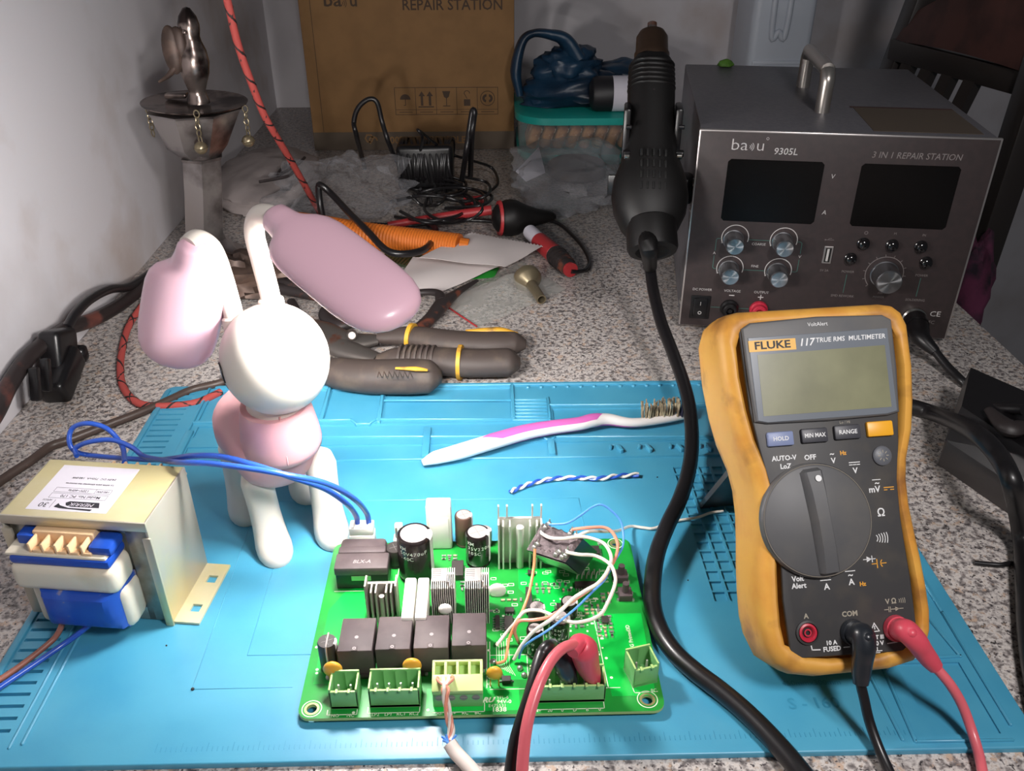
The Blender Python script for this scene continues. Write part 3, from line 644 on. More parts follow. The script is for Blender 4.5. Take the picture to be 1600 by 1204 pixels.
    m = MB(); m.tube([(-73.4, 266.4, PT+.5), (-73.4, 266.2, PT+8), (-73.4, 266.6, PT+16.8), (-73.4, 269, PT+17.6), (-73.4, 275, PT+17.5)], .45, 8); m.sph((-73.4, 265, PT+.8), (1.6, 1.6, 1.2)); m.build('capacitor_strap', 'cap_top', root)
    # ceramic resistors
    for x in (-39.7, -33.6):
        m = MB(); m.bx(x-2.7, x+2.7, 283.5, 309.5, PT+10.5, PT+17, bev=.9); m.bx(x-2.4, x+2.4, 285, 308, PT, PT+11, 0, bev=.4); m.build('ceramic_resistor', 'ceramic_white', root)
        m = MB(); m.cyl((x, 281.5, PT), (x, 281.5, PT+9), .4, n=8); m.cyl((x, 281.5, PT+9), (x, 284, PT+10), .4, n=8); m.build('resistor_lead', 'solder', root)
    # finned heatsinks
    def hs(x0, x1, y0, y1, h, nf, chip=True):
        hb = None; m = MB(); m.bx(x0, x1, (y0+y1)/2-.5+3, (y0+y1)/2+.7+3, PT, PT+h, 0); 
        for k in range(nf):
            x = x0+(x1-x0)*k/(nf-1); m.bx(x-.18, x+.18, y0, y1, PT, PT+h, 0)
        hb = m.build('heatsink', ['alu_bright'], root, smooth=None)
        if chip:
            m = MB(); m.box(((x0+x1)/2-1.6, y1-4.5, PT+h-.3), (7.0, 8.6, 1.1), 0, bev=.2)
            for r in range(6): m.box(((x0+x1)/2-3, y1-1.6-r*1.2, PT+h+.3), (4, .35, .2), 1)
            m.cyl(((x0+x1)/2+2.8, y0+1.2, PT+h-.5), ((x0+x1)/2+2.8, y0+1.2, PT+h+3.4), .45, n=8); m.cyl(((x0+x1)/2+4.2, y0+1, PT+h-.5), ((x0+x1)/2+4.2, y0+1, PT+h+1.5), .6, .2, n=8)
            m.build('heatsink_clip', ['cap_top', 'smd_grey'], hb)
    hs(-29.2, -18.8, 295.8, 309.5, 22.5, 12); hs(-13.6, -2.8, 295.4, 309.2, 22.5, 12)
    m = MB(); x0, x1 = -60.2, -45.4; m.bx(x0, x1, 303.5, 305, PT, PT+19)
    for x in (x0+.4, x0+2.8, x0+5, x1-5, x1-2.8, x1-.4): m.bx(x-.4, x+.4, 297.5, 304, PT, PT+19)
    for x in (x0+.4, x1-.4): m.bx(x-.4, x+.4, 297.5, 305, PT+19, PT+23, 0)
    m.cyl((-52.8, 299.5, PT), (-52.8, 299.5, PT+15), 1.3, n=10); m.build('heatsink', 'alu', root, smooth=None)
    m = MB(); x0, x1 = 2, 24; y = 333; m.bx(x0, x1, y+4, y+5.4, PT, PT+29); m.bx(x0, x0+.8, y-1, y+6, PT, PT+29); m.bx(x1-.8, x1, y-1, y+6, PT, PT+29)
    for x in (4.6, 8, 18, 21.4): m.bx(x-.4, x+.4, y-1, y+5, PT, PT+28)
    for x in (x0+.4, 6.6, 19.2, x1-.4): m.bx(x-.4, x+.4, y+3.6, y+5.2, PT+28, PT+37)
    m.cyl((13, y+1, PT), (13, y+1, PT+26), 1.9, n=14); m.build('tall_heatsink', 'alu_bright', root, smooth=None)
    # disc varistors
    for x, y, r in ((-69.8, 259.5, 4.2), (-36, 260.5, 4.2), (-.6, 259, 3.6)):
        m = MB(); m.sph((x, y, PT+12 if r > 4 else PT+8), (r, 2.0, r*1.05), 20, 14); m.tube([(x-1.8, y, PT), (x-1.8, y, PT+8.6 if r > 4 else PT+5.6)], .35, 6, sub=0); m.tube([(x+1.8, y, PT), (x+1.8, y, PT+8.6 if r > 4 else PT+5.6)], .35, 6, sub=0); m.build('disc_varistor', 'disc_yellow', root)
    m = MB(); m.sph((1.2, 314, PT+3), (4.5, 1.6, 4.5)); m.build('disc_capacitor', 'plastic_white', root); m = MB(); m.sph((-23, 293, PT+12.4), (3.2, 1.8, 3)); m.build('disc_capacitor', 'ceramic_white', root)
    # open terminal headers
    def header(cx, y0, npin, pitch, name='terminal_header', rz=0, h=10.5, D=10):
        W = npin*pitch+1.6; Mx = T(cx, y0, PT) @ RZ(rz)
        m = MB(); t = .9
        m.bx(-W/2, W/2, 0, D, 0, 1.5, 0, Mx); m.bx(-W/2, W/2, D-t, D, 1.5, h+2.4, 0, Mx, bev=.25); m.bx(-W/2, -W/2+t, 0, D, 1.5, h+1.6, 0, Mx, bev=.25); m.bx(W/2-t, W/2, 0, D, 1.5, h+1.6, 0, Mx, bev=.25)
        m.bx(-W/2, W/2, 0, t*1.2, 0, h, 0, Mx, bev=.25)
        for k in range(npin):
            x = -W/2+.8+pitch*(k+.5); m.box((x, .2, h+.1), (1.2, 2.2, 1.2), 0, Mx, bev=.2)
        for k in range(npin):   # scalloped back
            x = -W/2+.8+pitch*(k+.5)
            m.loft([[Vector((x+math.cos(a)*pitch*.5*s_, D-t-(1-abs(math.cos(a)))*0-.05-(.9*(abs(math.cos(a))**3)), z)) for a in [PI*j/8 for j in range(9)]] for z, s_ in ((1.5, 1), (h+2, 1))], 0, Mx, cap=False, closed=False)
        hd = m.build(name, ['terminal_green', 'terminal_top'], root)
        for p in hd.data.polygons:
            if p.normal.z > .7 and p.center.z*1000+OFF[hd.name].z > PT+8: p.material_index = 1  # paler green on upward faces: light from above painted into the colour
        m = MB()
        for k in range(npin): x = -W/2+.8+pitch*(k+.5); m.box((x, D*.5, 1.5+h*.36), (1, 1, h*.72), 0, Mx, taper=.7)
        m.build('terminal_pins', 'cap_top', hd); return hd
    header(-64.3, 248.5, 2, 5.2); header(-43, 248.8, 4, 5.0); header(30.6, 249.3, 6, 5.08, h=10); header(65.2, 257.5, 2, 5.0, rz=R_(14), h=10.5, D=11)
    # plugged screw terminal
    m = MB(); m.bx(-26.8, -5.6, 248.2, 259.5, PT, PT+9, 0, bev=.4)
    for k in range(4): m.ring(.2, 1.7, 0, T(-24.1+k*5.2, 248.1, PT+6) @ RX(PI/2), 1, n=18); m.box((-24.1+k*5.2, 248.0, PT+6), (3, .3, .5), 1, RX(0))
    sc = m.build('screw_terminal', ['terminal_green', 'smd_grey'], root, flip=False)
    m = MB(); x0, x1 = -26.9, -5.5
    # sloped lime top with four openings
    Ms = T(0, 247.6, PT+9) @ RX(R_(22))
    m.bx(x0, x1, 0, 7.2, -1.5, 3.5, 0, Ms, bev=.4)
    for k in range(5): x = x0+.6+k*(x1-x0-1.2)/4; m.bx(x-.6, x+.6, 7, 13.2, -1.5, 3.5, 0, Ms, bev=.25)
    m.bx(x0, x1, 12.4, 13.4, -1.5, 3.5, 0, Ms, bev=.25); m.bx(x0, x1, 7, 13, -2.2, -1.2, 1, Ms)
    m.bx(x0+.3, x1-.3, 249, 258.5, PT+4, PT+9.5, 1)
    m.build('terminal_cover', ['terminal_lime', 'terminal_top'], sc)
    # tactile buttons
    for x, y in ((63.3, 323.5), (63.7, 311)):
        m = MB(); m.box((x, y, PT+1.9), (6.6, 6.6, 3.8), 0, bev=.4); m.cyl((x, y, PT+3.8), (x, y, PT+9), 1.75, 1.6, 16); 
        for sx in (-1, 1):
            for sy in (-1, 1): m.box((x+sx*3.7, y+sy*2.3, PT+.5), (1.2, .8, 1), 1)
        m.build('push_button', ['relay_black', 'solder'], root)
    # ICs
    def ic(x, y, w_, d, npin, side='x', h=1.6, name='chip'):
        m = MB(); m.box((x, y, PT+.3+h/2), (w_, d, h), 0, bev=.15)
        for k in range(npin):
            o = -.5+(k+.5)/npin
            for s_ in (-1, 1):
                if side == 'x': m.box((x+s_*(w_/2+.6), y+o*d, PT+.35), (1.2, .4, .5), 1)
                else: m.box((x+o*w_, y+s_*(d/2+.6), PT+.35), (.4, 1.2, .5), 1)
        return m.build(name, ['smd_dark', 'solder'], root, smooth=None)
    ic(6.4, 294, 4.0, 9, 7); ic(7, 302.5, 4.4, 3, 3, 'y'); ic(33, 303.5, 6.6, 5, 5); ic(45, 318.5, 10.5, 3, 8, 'y', 2.2); ic(1.2, 295, 2.2, 8, 5); ic(52, 295, 3.2, 4.4, 3); ic(4.6, 261, 4, 3, 1, 'x', 2); ic(50.5, 343, 8.5, 6, 4, 'x', 2.2, 'chip'); ic(16.5, 307, 3, 14, 1, 'y', 5, 'relay_pack'); ic(-18.6, 330, 6, 11, 3, 'x', 3.4); ic(18.4, 328, 3, 3, 1)
    # small SMD parts
    random.seed(3)
    smd = []
    for cx, cy, nx, ny in ((48.5, 286, 3, 6), (44, 300, 3, 3), (38, 292, 2, 2), (4, 310, 4, 1), (18, 320, 7, 1), (21, 315, 3, 2), (34, 316, 2, 1), (-2, 303, 2, 1), (-16, 318, 2, 3), (41.5, 264, 2, 2), (45, 335, 2, 2), (53, 308, 2, 3), (-26, 340, 3, 2), (41, 278, 2, 3)):
        for i in range(nx):
            for j in range(ny): smd.append((cx+i*2.9, cy+j*2.4, random.choice((0, PI/2))))
    smd = smd[:90]
    for x, y, a in smd:
        m = MB(); Mx = T(x, y, PT) @ RZ(a); m.box((0, 0, .45), (1.2, .95, .7), 0, Mx); m.box((-.85, 0, .45), (.5, 1.05, .8), 1, Mx); m.box((.85, 0, .45), (.5, 1.05, .8), 1, Mx)
        m.build('surface_mount_part', [random.choice(('smd_tan', 'smd_dark', 'smd_grey', 'smd_tan')), 'solder'], root, smooth=None)
    for x, y in ((-1, 272), (2, 264), (12.5, 264), (10.8, 268), (56, 350), (-5.3, 298)): m = MB(); m.sph((x, y, PT+.4), (1.5, 1.5, 1.4), 12, 8); m.build('solder_joint', 'solder', root)
    m = MB()
    for k in range(5): m.cyl((42.5+k*2.6, 327, PT), (42.5+k*2.6, 327, PT+3.5), .35, n=8); m.tube([(41+k*2.4, 322, PT+2), (41.6+k*2.4, 324.5, PT+2.6), (42.5+k*2.4, 327, PT+2)], .3, 6)
    m.build('pin_row', 'cap_top', root)
    return root
build_pcb()

# upturned module held up by its wires over the board
def build_module():
    c = at(867, 848, 34)
    a = [at(826, 858, 34), at(882, 876, 34), at(908, 842, 34), at(848, 820, 34)]
    cx = sum(a, Vector())/4
    a = [cx+(p-cx)*1.08 for p in a]
    root = thing('power_module', 'upturned dark block module with gritty potted face held over the board by wires', 'module', (cx.x, cx.y, PT+4))
    ax = (a[1]-a[0]); ay = (a[3]-a[0])
    dn = (at(896, 903, 14)-a[1]).lerp(at(950, 862, 14)-a[2], .5); dn = dn.normalized()
    low = [p+dn*22 for p in a]
    b = MB(); b.loft([low, a]); b.build('case', 'module_dark', root, smooth=None)
    m = MB(); n = ax.cross(ay).normalized(); n = n if n.z > 0 else -n; N = 16; V = []
    random.seed(9)
    for j in range(N+1):
        for i in range(N+1):
            u, v = i/N, j/N; p = a[0].lerp(a[1], u).lerp(a[3].lerp(a[2], u), v); e = min(u, v, 1-u, 1-v)
            V.append(p+n*(.15+(.0 if e < .01 else 1)*(noise.noise(p*.35)*1.0+.5+(1.6*random.random() if e < .16 else .2*random.random()))))
    m.add(V, [(j*(N+1)+i, j*(N+1)+i+1, (j+1)*(N+1)+i+1, (j+1)*(N+1)+i) for j in range(N) for i in range(N)]); m.build('potting', 'module_potting', root, smooth=20)
    m = MB()
    for px, py in ((835, 855), (874, 862), (883, 868), (846, 832), (858, 818), (893, 830), (900, 836), (868, 866), (890, 834), (840, 850), (852, 824), (878, 870), (886, 861)): p = at(px, py, 35.5); m.sph(p, (1.3, 1.3, 1.5), 10, 8); m.cyl(p, p+Vector((.3, 0, 3.2)), .5, .25, 8)
    m.build('solder_pin', 'solder', root)
    m = MB(); s = [a[0].lerp(a[1], t)+dn*k+Vector((-.25, -.45, -.0)) for k, t in ((1.2, .06), (1.2, 1.0), (21, .98), (15, .3))]
    V = [p+Vector((-.1, -.25, 0)) for p in s]; m.add(V+[p+Vector((.1, .3, 0)) for p in V], [(0, 1, 2, 3), (7, 6, 5, 4), (0, 4, 5, 1), (1, 5, 6, 2), (2, 6, 7, 3), (3, 7, 4, 0)]); m.build('steel_side', 'silver_metal', root, smooth=None)
build_module()
def ww(pts, r, mt, label, group=None): return wire('jumper_wire', path(*pts), r, mt, label, 'wire', group, 8)
ww([(858, 819, 38), (885, 817, 40), (905, 806, 42), (925, 792, 44), (940, 788, 45), (957, 799, 42), (970, 815, 38), (974, 838, 34), (972, 856, 32), (958, 880, 30), (945, 905, 30), (925, 925, 30), (905, 945, 31), (885, 962, 30), (855, 985, 28), (828, 1002, 22), (815, 1015, 14), (811, 1028, 9)], .55, 'wire_sky', 'thin sky blue wire arching behind the module and down across the board')
ww([(893, 827, 37), (920, 824, 38), (945, 824, 37), (958, 833, 36), (965, 850, 34), (962, 870, 33), (950, 892, 32), (940, 906, 31), (915, 925, 29), (885, 945, 28), (862, 962, 27), (835, 968, 26), (812, 970, 24), (804, 985, 18), (809, 1000, 12), (811, 1004, 8)], .8, 'wire_pink', 'salmon pink wire running from the far edge of the module round the right')
ww([(846, 833, 37), (860, 840, 38), (880, 841, 38), (905, 838, 38), (925, 841, 37), (945, 850, 36), (955, 870, 35), (950, 890, 34), (935, 910, 33), (915, 922, 32), (895, 935, 31), (878, 952, 30), (860, 968, 29), (835, 985, 24), (815, 1008, 16), (803, 1030, 9)], .85, 'wire_white', 'white wire from the near left pin of the module crossing over its dark face')
ww([(884, 862, 38), (905, 866, 38), (930, 868, 37), (952, 880, 36), (960, 895, 35), (961, 912, 33), (950, 940, 31), (935, 962, 30), (900, 972, 29), (870, 964, 27), (845, 954, 25), (820, 955, 23), (803, 975, 18), (790, 990, 13), (776, 1008, 9)], .85, 'wire_white', 'white wire from the near right pin of the module sagging over the capacitors')
ww([(836, 857, 38), (834, 885, 32), (828, 920, 27), (818, 950, 23), (803, 980, 18), (795, 1000, 14), (792, 1020, 11), (788, 1032, 9), (775, 1036, 9)], .7, 'wire_orange', 'orange-brown wire hanging down from the left corner of the module')
ww([(900, 838, 36), (920, 830, 36), (945, 830, 28), (965, 829, 16), (985, 822, 6), (1005, 824, 4.2), (1022, 825, 4.2), (1045, 816, 4.2), (1065, 812, 4.2), (1090, 808, 4.2), (1110, 801, 4.2), (1130, 798, 4.2)], .8, 'wire_white', 'white and pink wire trailing right across the blue mat under the black cable')
# ---------------------------------------------------------------- handheld multimeter, propped on its stand
MO = Vector((145.27, 296.18, 90.3)); MR = (RZ(.0865) @ RX(.9148) @ RZ(.0072)); MW = T(*MO) @ MR
def build_meter():
    root = thing('multimeter', 'worn yellow and grey handheld multimeter standing propped up on the blue mat', 'multimeter', MO, MR.to_euler(), world=False)
    half = [(71.5, 30), (70.5, 35.5), (67.5, 39), (62, 41), (45, 41), (30, 39.5), (17.6, 37.3), (5, 33.2), (-4, 31.8), (-15, 31.6), (-27, 32.6), (-38, 33.8), (-50, 34.6), (-60, 34.8), (-68, 33.8), (-74, 31), (-78.5, 25), (-80.6, 14)]
    def outline(o=0.0, k=1.0):
        R = []
        for i, (y, x) in enumerate(half): R.append((x+o, y+(o if i < 4 else (-o if i > 14 else 0))))
        P = R+[(-x, y) for x, y in reversed(R)]
        return P
    def ringz(o, z): return [Vector((x, y, z)) for x, y in outline(o)]
    m = MB(); m.loft([ringz(-4.5, -5), ringz(-4.5, .3), ringz(-3.2, 1.6), ringz(-1.0, 1.4), ringz(1.2, -.8), ringz(2.4, -5), ringz(2.8, -14), ringz(2.6, -26), ringz(1.0, -34), ringz(-3, -38)])
    hol = m.build('holster', 'holster', root, smooth=50)
    # grey face
    pan = [(-30, 68.3), (30, 68.6), (34.2, 66.5), (33.6, 45), (33, 30), (31, 12), (28.2, -4), (27.6, -20), (28.4, -45), (28.6, -66), (27.6, -73), (23.5, -75.2), (-23, -74), (-27.4, -71.5), (-28.2, -50), (-27.3, -35), (-27, -18), (-28.4, -3), (-31.4, 14), (-33.6, 30), (-34.2, 45), (-34.8, 65)]
    m = MB(); m.prism(pan, -.5, 1.1, 0, bev=.6); m.build('face', 'meter_dark', root)
    m = MB(); P = [(-34, 65.5), (-30, 67.8), (0, 68.9), (30, 67.9), (33.8, 65.6), (33.2, 44), (32.2, 25), (27, 23.9), (0, 23.4), (-27, 23.9), (-32.4, 25), (-33.4, 44)][::-1]
    m.prism(P, .8, 2.8, 0, bev=.9); bez = m.build('bezel', 'meter_grey', root)
    m = MB(); m.prism([(-31.8, 61.2), (31.2, 61.8), (31, 25.6), (26, 24.6), (-27, 24.4), (-31.2, 25.4)][::-1], 2.6, 3.1, 0, bev=.2); m.prism([(-28.5, 53.6), (29, 54.4), (28.6, 27.4), (-28.6, 27.2)][::-1], 3.1, 3.2, 1); 
    m.build('display', ['lcd_frame', 'lcd'], bez, smooth=None)
    m = MB(); m.box((-21.4, 57.4, 3.15), (21, 4.9, .12), 1, RZ(0)); m.text('FLUKE', 4.6, T(-21.4, 57.4, 3.25), 2, 0, bold=.12, sx=1.25)
    m.text('117', 4.5, T(-6.2, 57.7, 3.15), 0, .25, bold=.1); m.text('TRUE RMS  MULTIMETER', 2.9, T(13.9, 58.3, 3.15), 0, .12, bold=.04)
    m.text('VoltAlert', 2.4, T(0, 65.4, 2.85), 0, 0); m.build('badge', ['print_white', 'badge_yellow', 'ink'], bez, smooth=None, flip=False)
    # printed symbols
    m = MB(); z = 1.17
    def tx(s, x, y, sz, mi=0, b=.09, **k): m.text(s, sz, T(x, y, z), mi, bold=b, **k)
    tx('Lo / Hi', 7.8, 22.3, 1.7, 2, .0)
    tx('AUTO-V', -20.9, 8.9, 2.9); tx('LoZ', -20.6, 5.4, 2.9); tx('OFF', -9.4, 8.4, 3.0)
    tx('~', .4, 9.2, 3.2); tx('V', .7, 6.2, 3.2); tx('Hz', 5.4, 9.2, 2.4, 1)
    m.line([(7.6, 4.9), (12.2, 4.9)], .35, T(0, 0, z)); m.line([(7.6, 3.9), (8.8, 3.9)], .35, T(0, 0, z)); m.line([(9.3, 3.9), (10.5, 3.9)], .35, T(0, 0, z)); m.line([(11, 3.9), (12.2, 3.9)], .35, T(0, 0, z)); tx('V', 9.9, 1.3, 3.3)
    m.line([(17, -3.2), (20.5, -3.2)], .3, T(0, 0, z)); tx('~', 18.9, -4.6, 3.4); tx('mV', 17.4, -7.3, 3.7)
    m.line([(21.8, -6.8), (26, -6.8)], .4, T(0, 0, z), 1); m.line([(21.8, -7.8), (23, -7.8)], .35, T(0, 0, z), 1); m.line([(24.6, -7.8), (26, -7.8)], .35, T(0, 0, z), 1)
    tx('\u03a9', 19.1, -17.3, 4.6)
    for k in range(5): m.ring(1.5+k*1.1, 1.85+k*1.1, z, T(14.6, -27.8, 0), 0, -.9/(1+.35*k), .9/(1+.35*k), 10)
    m.line([(8.8, -36.2), (14, -36.2)], .3, T(0, 0, z)); m.prism([(10.2, -35), (10.2, -37.4), (12.4, -36.2)], z-.04, z, 0); m.line([(12.6, -35), (12.6, -37.4)], .35, T(0, 0, z))
    m.line([(12.4, -38.3), (14.5, -38.3)], .35, T(0, 0, z), 1); m.line([(16.2, -38.3), (18.6, -38.3)], .35, T(0, 0, z), 1); m.line([(14.6, -36.6), (14.6, -40)], .4, T(0, 0, z), 1); m.ring(1.6, 2.0, z, T(18, -38.3, 0), 1, PI-.9, PI+.9, 10)
    tx('Volt', -20.8, -41.7, 3.0); tx('Alert', -20.6, -44.6, 3.0)
    m.line([(-11, -42.2), (-6.6, -42.2)], .35, T(0, 0, z)); 
    for k in range(3): m.line([(-11+k*1.6, -43.2), (-9.8+k*1.6, -43.2)], .35, T(0, 0, z))
    tx('A', -8.6, -46, 3.6); m.line([(.2, -40.4), (4.4, -40.4)], .35, T(0, 0, z)); tx('~', 2.3, -42.0, 3.6); tx('A', 2.4, -45.0, 3.6); tx('Hz', 7.2, -46.2, 2.4, 1)
    tx('A', -19, -57.2, 2.9, 2); tx('COM', 0, -57.9, 3.0, 2); tx('V \u03a9', 18.6, -54.4, 2.9, 2)
    for k in range(4): m.ring(1+k*.8, 1.25+k*.8, z, T(21.3, -54.4, 0), 2, -.7/(1+.4*k), .7/(1+.4*k), 8)
    m.line([(15.4, -57.6), (17.2, -57.6)], .3, T(0, 0, z), 2); m.line([(17.3, -56.6), (17.3, -58.6)], .3, T(0, 0, z), 2); m.line([(18, -56.6), (18, -58.6)], .3, T(0, 0, z), 2); m.line([(18.1, -57.6), (23.6, -57.6)], .3, T(0, 0, z), 2); m.prism([(20.2, -56.7), (20.2, -58.5), (22, -57.6)], z-.04, z, 2)
    tx('10 A', -9.4, -68.9, 2.5); tx('FUSED', -9.4, -71.4, 2.7)
    m.line([(-18.2, -69.4), (-18, -71), (-14.6, -71.2)], .45, T(0, 0, z)); m.line([(-4.2, -71.2), (-1.8, -71.2)], .45, T(0, 0, z)); m.line([(15, -71.4), (19, -71.2), (19.4, -69.6)], .45, T(0, 0, z))
    m.line([(8.2, -66), (12, -66), (10.1, -62.6), (8.2, -66)], .4, T(0, 0, z)); m.line([(10.1, -63.9), (10.1, -65)], .4, T(0, 0, z)); tx('CAT III', 10.3, -68.5, 2.3); tx('600 V', 10.3, -71.0, 2.5)
    m.line([(10.2, -72.6), (10.2, -74)], .35, T(0, 0, z)); m.line([(8.3, -74), (12.1, -74)], .35, T(0, 0, z)); m.line([(9.2, -74.7), (11.2, -74.7)], .3, T(0, 0, z))
    m.build('face_print', ['print_white', 'print_amber', 'print_dim'], root, smooth=None, flip=False)
    for x, y, t, mt, w_, h_ in ((-22, 17.2, 'HOLD', 'key_blue', 11.6, 6.2), (-6.9, 17.6, 'MIN MAX', 'key_dark', 11.8, 6.2), (7.9, 18, 'RANGE', 'key_dark', 11.8, 6.2), (22.6, 18.4, '', 'key_yellow', 11.8, 6.6)):
        m = MB(); m.box((x, y, 1.6), (w_, h_, 2.6), 0, bev=.8)
        if t: m.text(t, 2.5, T(x, y, 2.97), 1, bold=.05, sx=.88 if len(t) > 5 else 1)
        m.build('key', [mt, 'print_white'], root, flip=False)
        g = MB(); 
    m = MB(); m.lathe([(4.3, .6), (4.2, 2), (3.4, 2.6), (0.01, 2.75)], 28, 0, T(22.4, 6.8, 0)); 
    for k in range(8): m.line([(1.5, 0), (2.3, 0)], .3, T(22.4, 6.8, 2.78) @ RZ(k*PI/4), 1)
    m.build('backlight_key', ['meter_grey2', 'print_dim'], root)
    # rotary dial
    dc = (-10.6, -18.0)
    m = MB(); m.lathe([(24.2, .8), (24.2, 2.8), (23.4, 4.2), (22.6, 4.6), (0.01, 5.0)], 64, 0, T(*dc, 0)); 
    m.ring(23.2, 23.5, 4.45, T(*dc, 0), 1, n=60)
    dl = m.build('dial', ['meter_grey', 'dial_edge'], root)
    m = MB(); Mx = T(dc[0]+.6, dc[1], 4.4) @ RZ(R_(4.5)); 
    m.loft([[Vector((sx*(wd+fl), y, z_)) for sx, y, z_, fl in ((-1, y, 0, .9), (-1, y, h*.7, 0), (-.75, y, h, 0), (.75, y, h, 0), (1, y, h*.7, 0), (1, y, 0, .9))] for y, wd, h in ((-22.6, 2.5, .8), (-21.6, 3.6, 3.6), (-12, 3.5, 5.2), (0, 3.4, 5.6), (12, 3.7, 5.2), (20.6, 4.0, 3.6), (21.8, 2.6, .8))], 0, Mx)
    m.ring(0, 1.35, 0, Mx @ T(1.0, 17.5, 4.75) @ RX(-.18), 1, n=18)
    m.build('dial_grip', ['meter_grey', 'print_white'], dl, smooth=30, flip=False)
    # jacks
    m = MB(); m.lathe([(5, 1), (5, 2.0), (4.2, 2.4), (4.0, 1.2)], 24, 0, T(-19.3, -63.8, 0), cap=False); m.lathe([(3.9, 1), (3.8, 2.2), (3.0, 2.4), (2.2, 1.5), (1.9, .2)], 24, 1, T(-19.3, -63.8, 0), cap=False); m.ring(0, 2.1, 1.2, T(-19.3, -63.8, 0), 2); m.ring(1, 1.6, 1.9, T(-19.3, -63.8, 0), 1)
    m.build('jack', ['meter_dark', 'jack_red', 'jack_hole'], root, flip=False)
    # kick stand reaching back to the mat
    W = MW.inverted(); a = W @ Vector((126, 352, 60)); foot = [W @ Vector(p) for p in ((117, 385, MT), (163, 390, MT))]
    m = MB(); t = [Vector((-17, 20, -37)), Vector((20, 20, -37))]; n = (foot[0]-t[0]).cross(t[1]-t[0]).normalized()*1.6
    ft = [p+n*.3 for p in foot]; b = [t[0], t[1], foot[1], foot[0]]
    m.loft([[p-n for p in b], [p+n for p in b]]); m.build('kick_stand', 'meter_dark', root)
build_meter()
def mp(x, y, z): return MW @ Vector((x, y, z))
def plug_lead(col, boot, pts, jack, label, r=2.1):
    root = thing('test_lead', label, 'test lead', pts[-1])
    p = mp(*jack); d = (mp(jack[0], jack[1], 30)-p).normalized()
    m = MB(); m.cyl(p+d*.5, p+d*3, 5.6, 5.2, 22); e = p+d*9; q = Vector(pts[0])
    m.tube([p+d*1, p+d*5, e, e.lerp(q, .25)+d*1.5, e.lerp(q, .5)+d*.6, e.lerp(q, .8), q], [4.6, 4.7, 4.9, 4.6, 4.2, 3.8, 3.1], 18); m.sph(e, (4.8, 4.8, 4.8), 18, 12); m.sph(e+d*3.4, (2.4, 2.4, 2.2), 14, 10)
    bt = m.build('plug', boot, root, smooth=50)
    m = MB(); m.tube([q.lerp(e, .15)]+list(pts), r, 12); m.build('cable', col, root)
plug_lead('cable_black', 'boot_black', [at(1345, 1068, 27), at(1350, 1090, 22), at(1358, 1125, 14), at(1372, 1165, 8), at(1392, 1210, 4), at(1420, 1270, 3), at(1460, 1420, 2.4)], (0.3, -65.5, 1), 'black test lead plugged into the middle COM socket of the multimeter')
plug_lead('lead_red', 'boot_red', [at(1462, 1042, 30), at(1484, 1068, 25), at(1503, 1100, 17), at(1518, 1140, 9), at(1530, 1180, 5), at(1538, 1220, 4), at(1550, 1280, 3), at(1570, 1420, 2.4)], (19.2, -65.5, 1), 'red test lead plugged into the right socket of the multimeter')

# ---------------------------------------------------------------- clip leads on the green terminal
def clip(name, label, boot, cab, bp, br, cp, cr):
    root = thing(name, label, 'test lead', bp[-1])
    m = MB(); m.tube(bp, br, 18); m.build('boot', boot, root, smooth=60)
    m = MB(); m.tube(cp, cr, 14); m.build('cable', cab, root, smooth=60)
clip('clip_lead', 'red rubber-booted clip lead standing in the long green terminal', 'boot_red', 'lead_red', [aty(893, 1008, 252)+Vector((0, -4, 0)), aty(903, 1006, 253), aty(912, 1014, 253), aty(917, 1035, 254), aty(924, 1052, 254), aty(929, 1064, 254)], [2.6, 4.2, 6.0, 5.4, 4.2, 2.8],
     [aty(897, 1006, 251), at(880, 1012, 44), at(862, 1030, 44), at(846, 1060, 42), at(833, 1095, 38), at(824, 1130, 33), at(819, 1165, 27), at(816, 1204, 20), at(815, 1260, 10), at(816, 1400, 3.2), at(818, 1600, 3.2)], [2.2, 2.3, 2.4, 2.5])
clip('clip_lead', 'black rubber-booted clip lead standing in the long green terminal behind the red one', 'boot_black', 'cable_black', [aty(862, 1008, 256)+Vector((0, 0, 1)), aty(870, 1016, 256), aty(879, 1030, 255), aty(886, 1050, 254), aty(894, 1064, 254)], [2.6, 3.6, 4.8, 4.2, 2.6],
     [aty(866, 1010, 257), at(856, 1009, 41), at(846, 1022, 40), at(838, 1048, 38), at(828, 1085, 34), at(815, 1125, 28), at(805, 1160, 22), at(798, 1204, 14), at(794, 1260, 6), at(788, 1400, 3.2), at(780, 1600, 3.2)], 2.6)
# sheathed cable with four cores feeding the lime terminal
root = thing('control_cable', 'white sheathed cable whose pink and white cores enter the lime green terminal', 'cable', at(745, 1230, 5))
m = MB(); m.tube([at(702, 1160, 10), at(712, 1175, 8), at(728, 1192, 7), at(745, 1212, 6), at(770, 1250, 5), at(820, 1350, 3.2), at(880, 1500, 3.2)], 2.9, 14); m.build('sheath', 'cable_white', root)
for i, (x0, y0, mt, ph) in enumerate(((684, 1057, 'wire_pink', 0), (692, 1056, 'wire_white', 2.1), (700, 1055, 'wire_white', 4.2), (706, 1055, 'wire_pink', 3.1))):
    P = [at(x0, y0, 19), at(x0+1, y0+6, 27)]
    for k, (px, py, z) in enumerate(((696, 1075, 27), (697, 1090, 24), (699, 1108, 20), (702, 1125, 15), (705, 1142, 12), (704, 1158, 10))):
        a = ph+k*1.15; P.append(at(px, py, z)+Vector((math.cos(a)*1.0, 0, math.sin(a)*.9)))
    m = MB(); m.tube(P, .75, 8); m.build('core', mt, root)
m = MB()
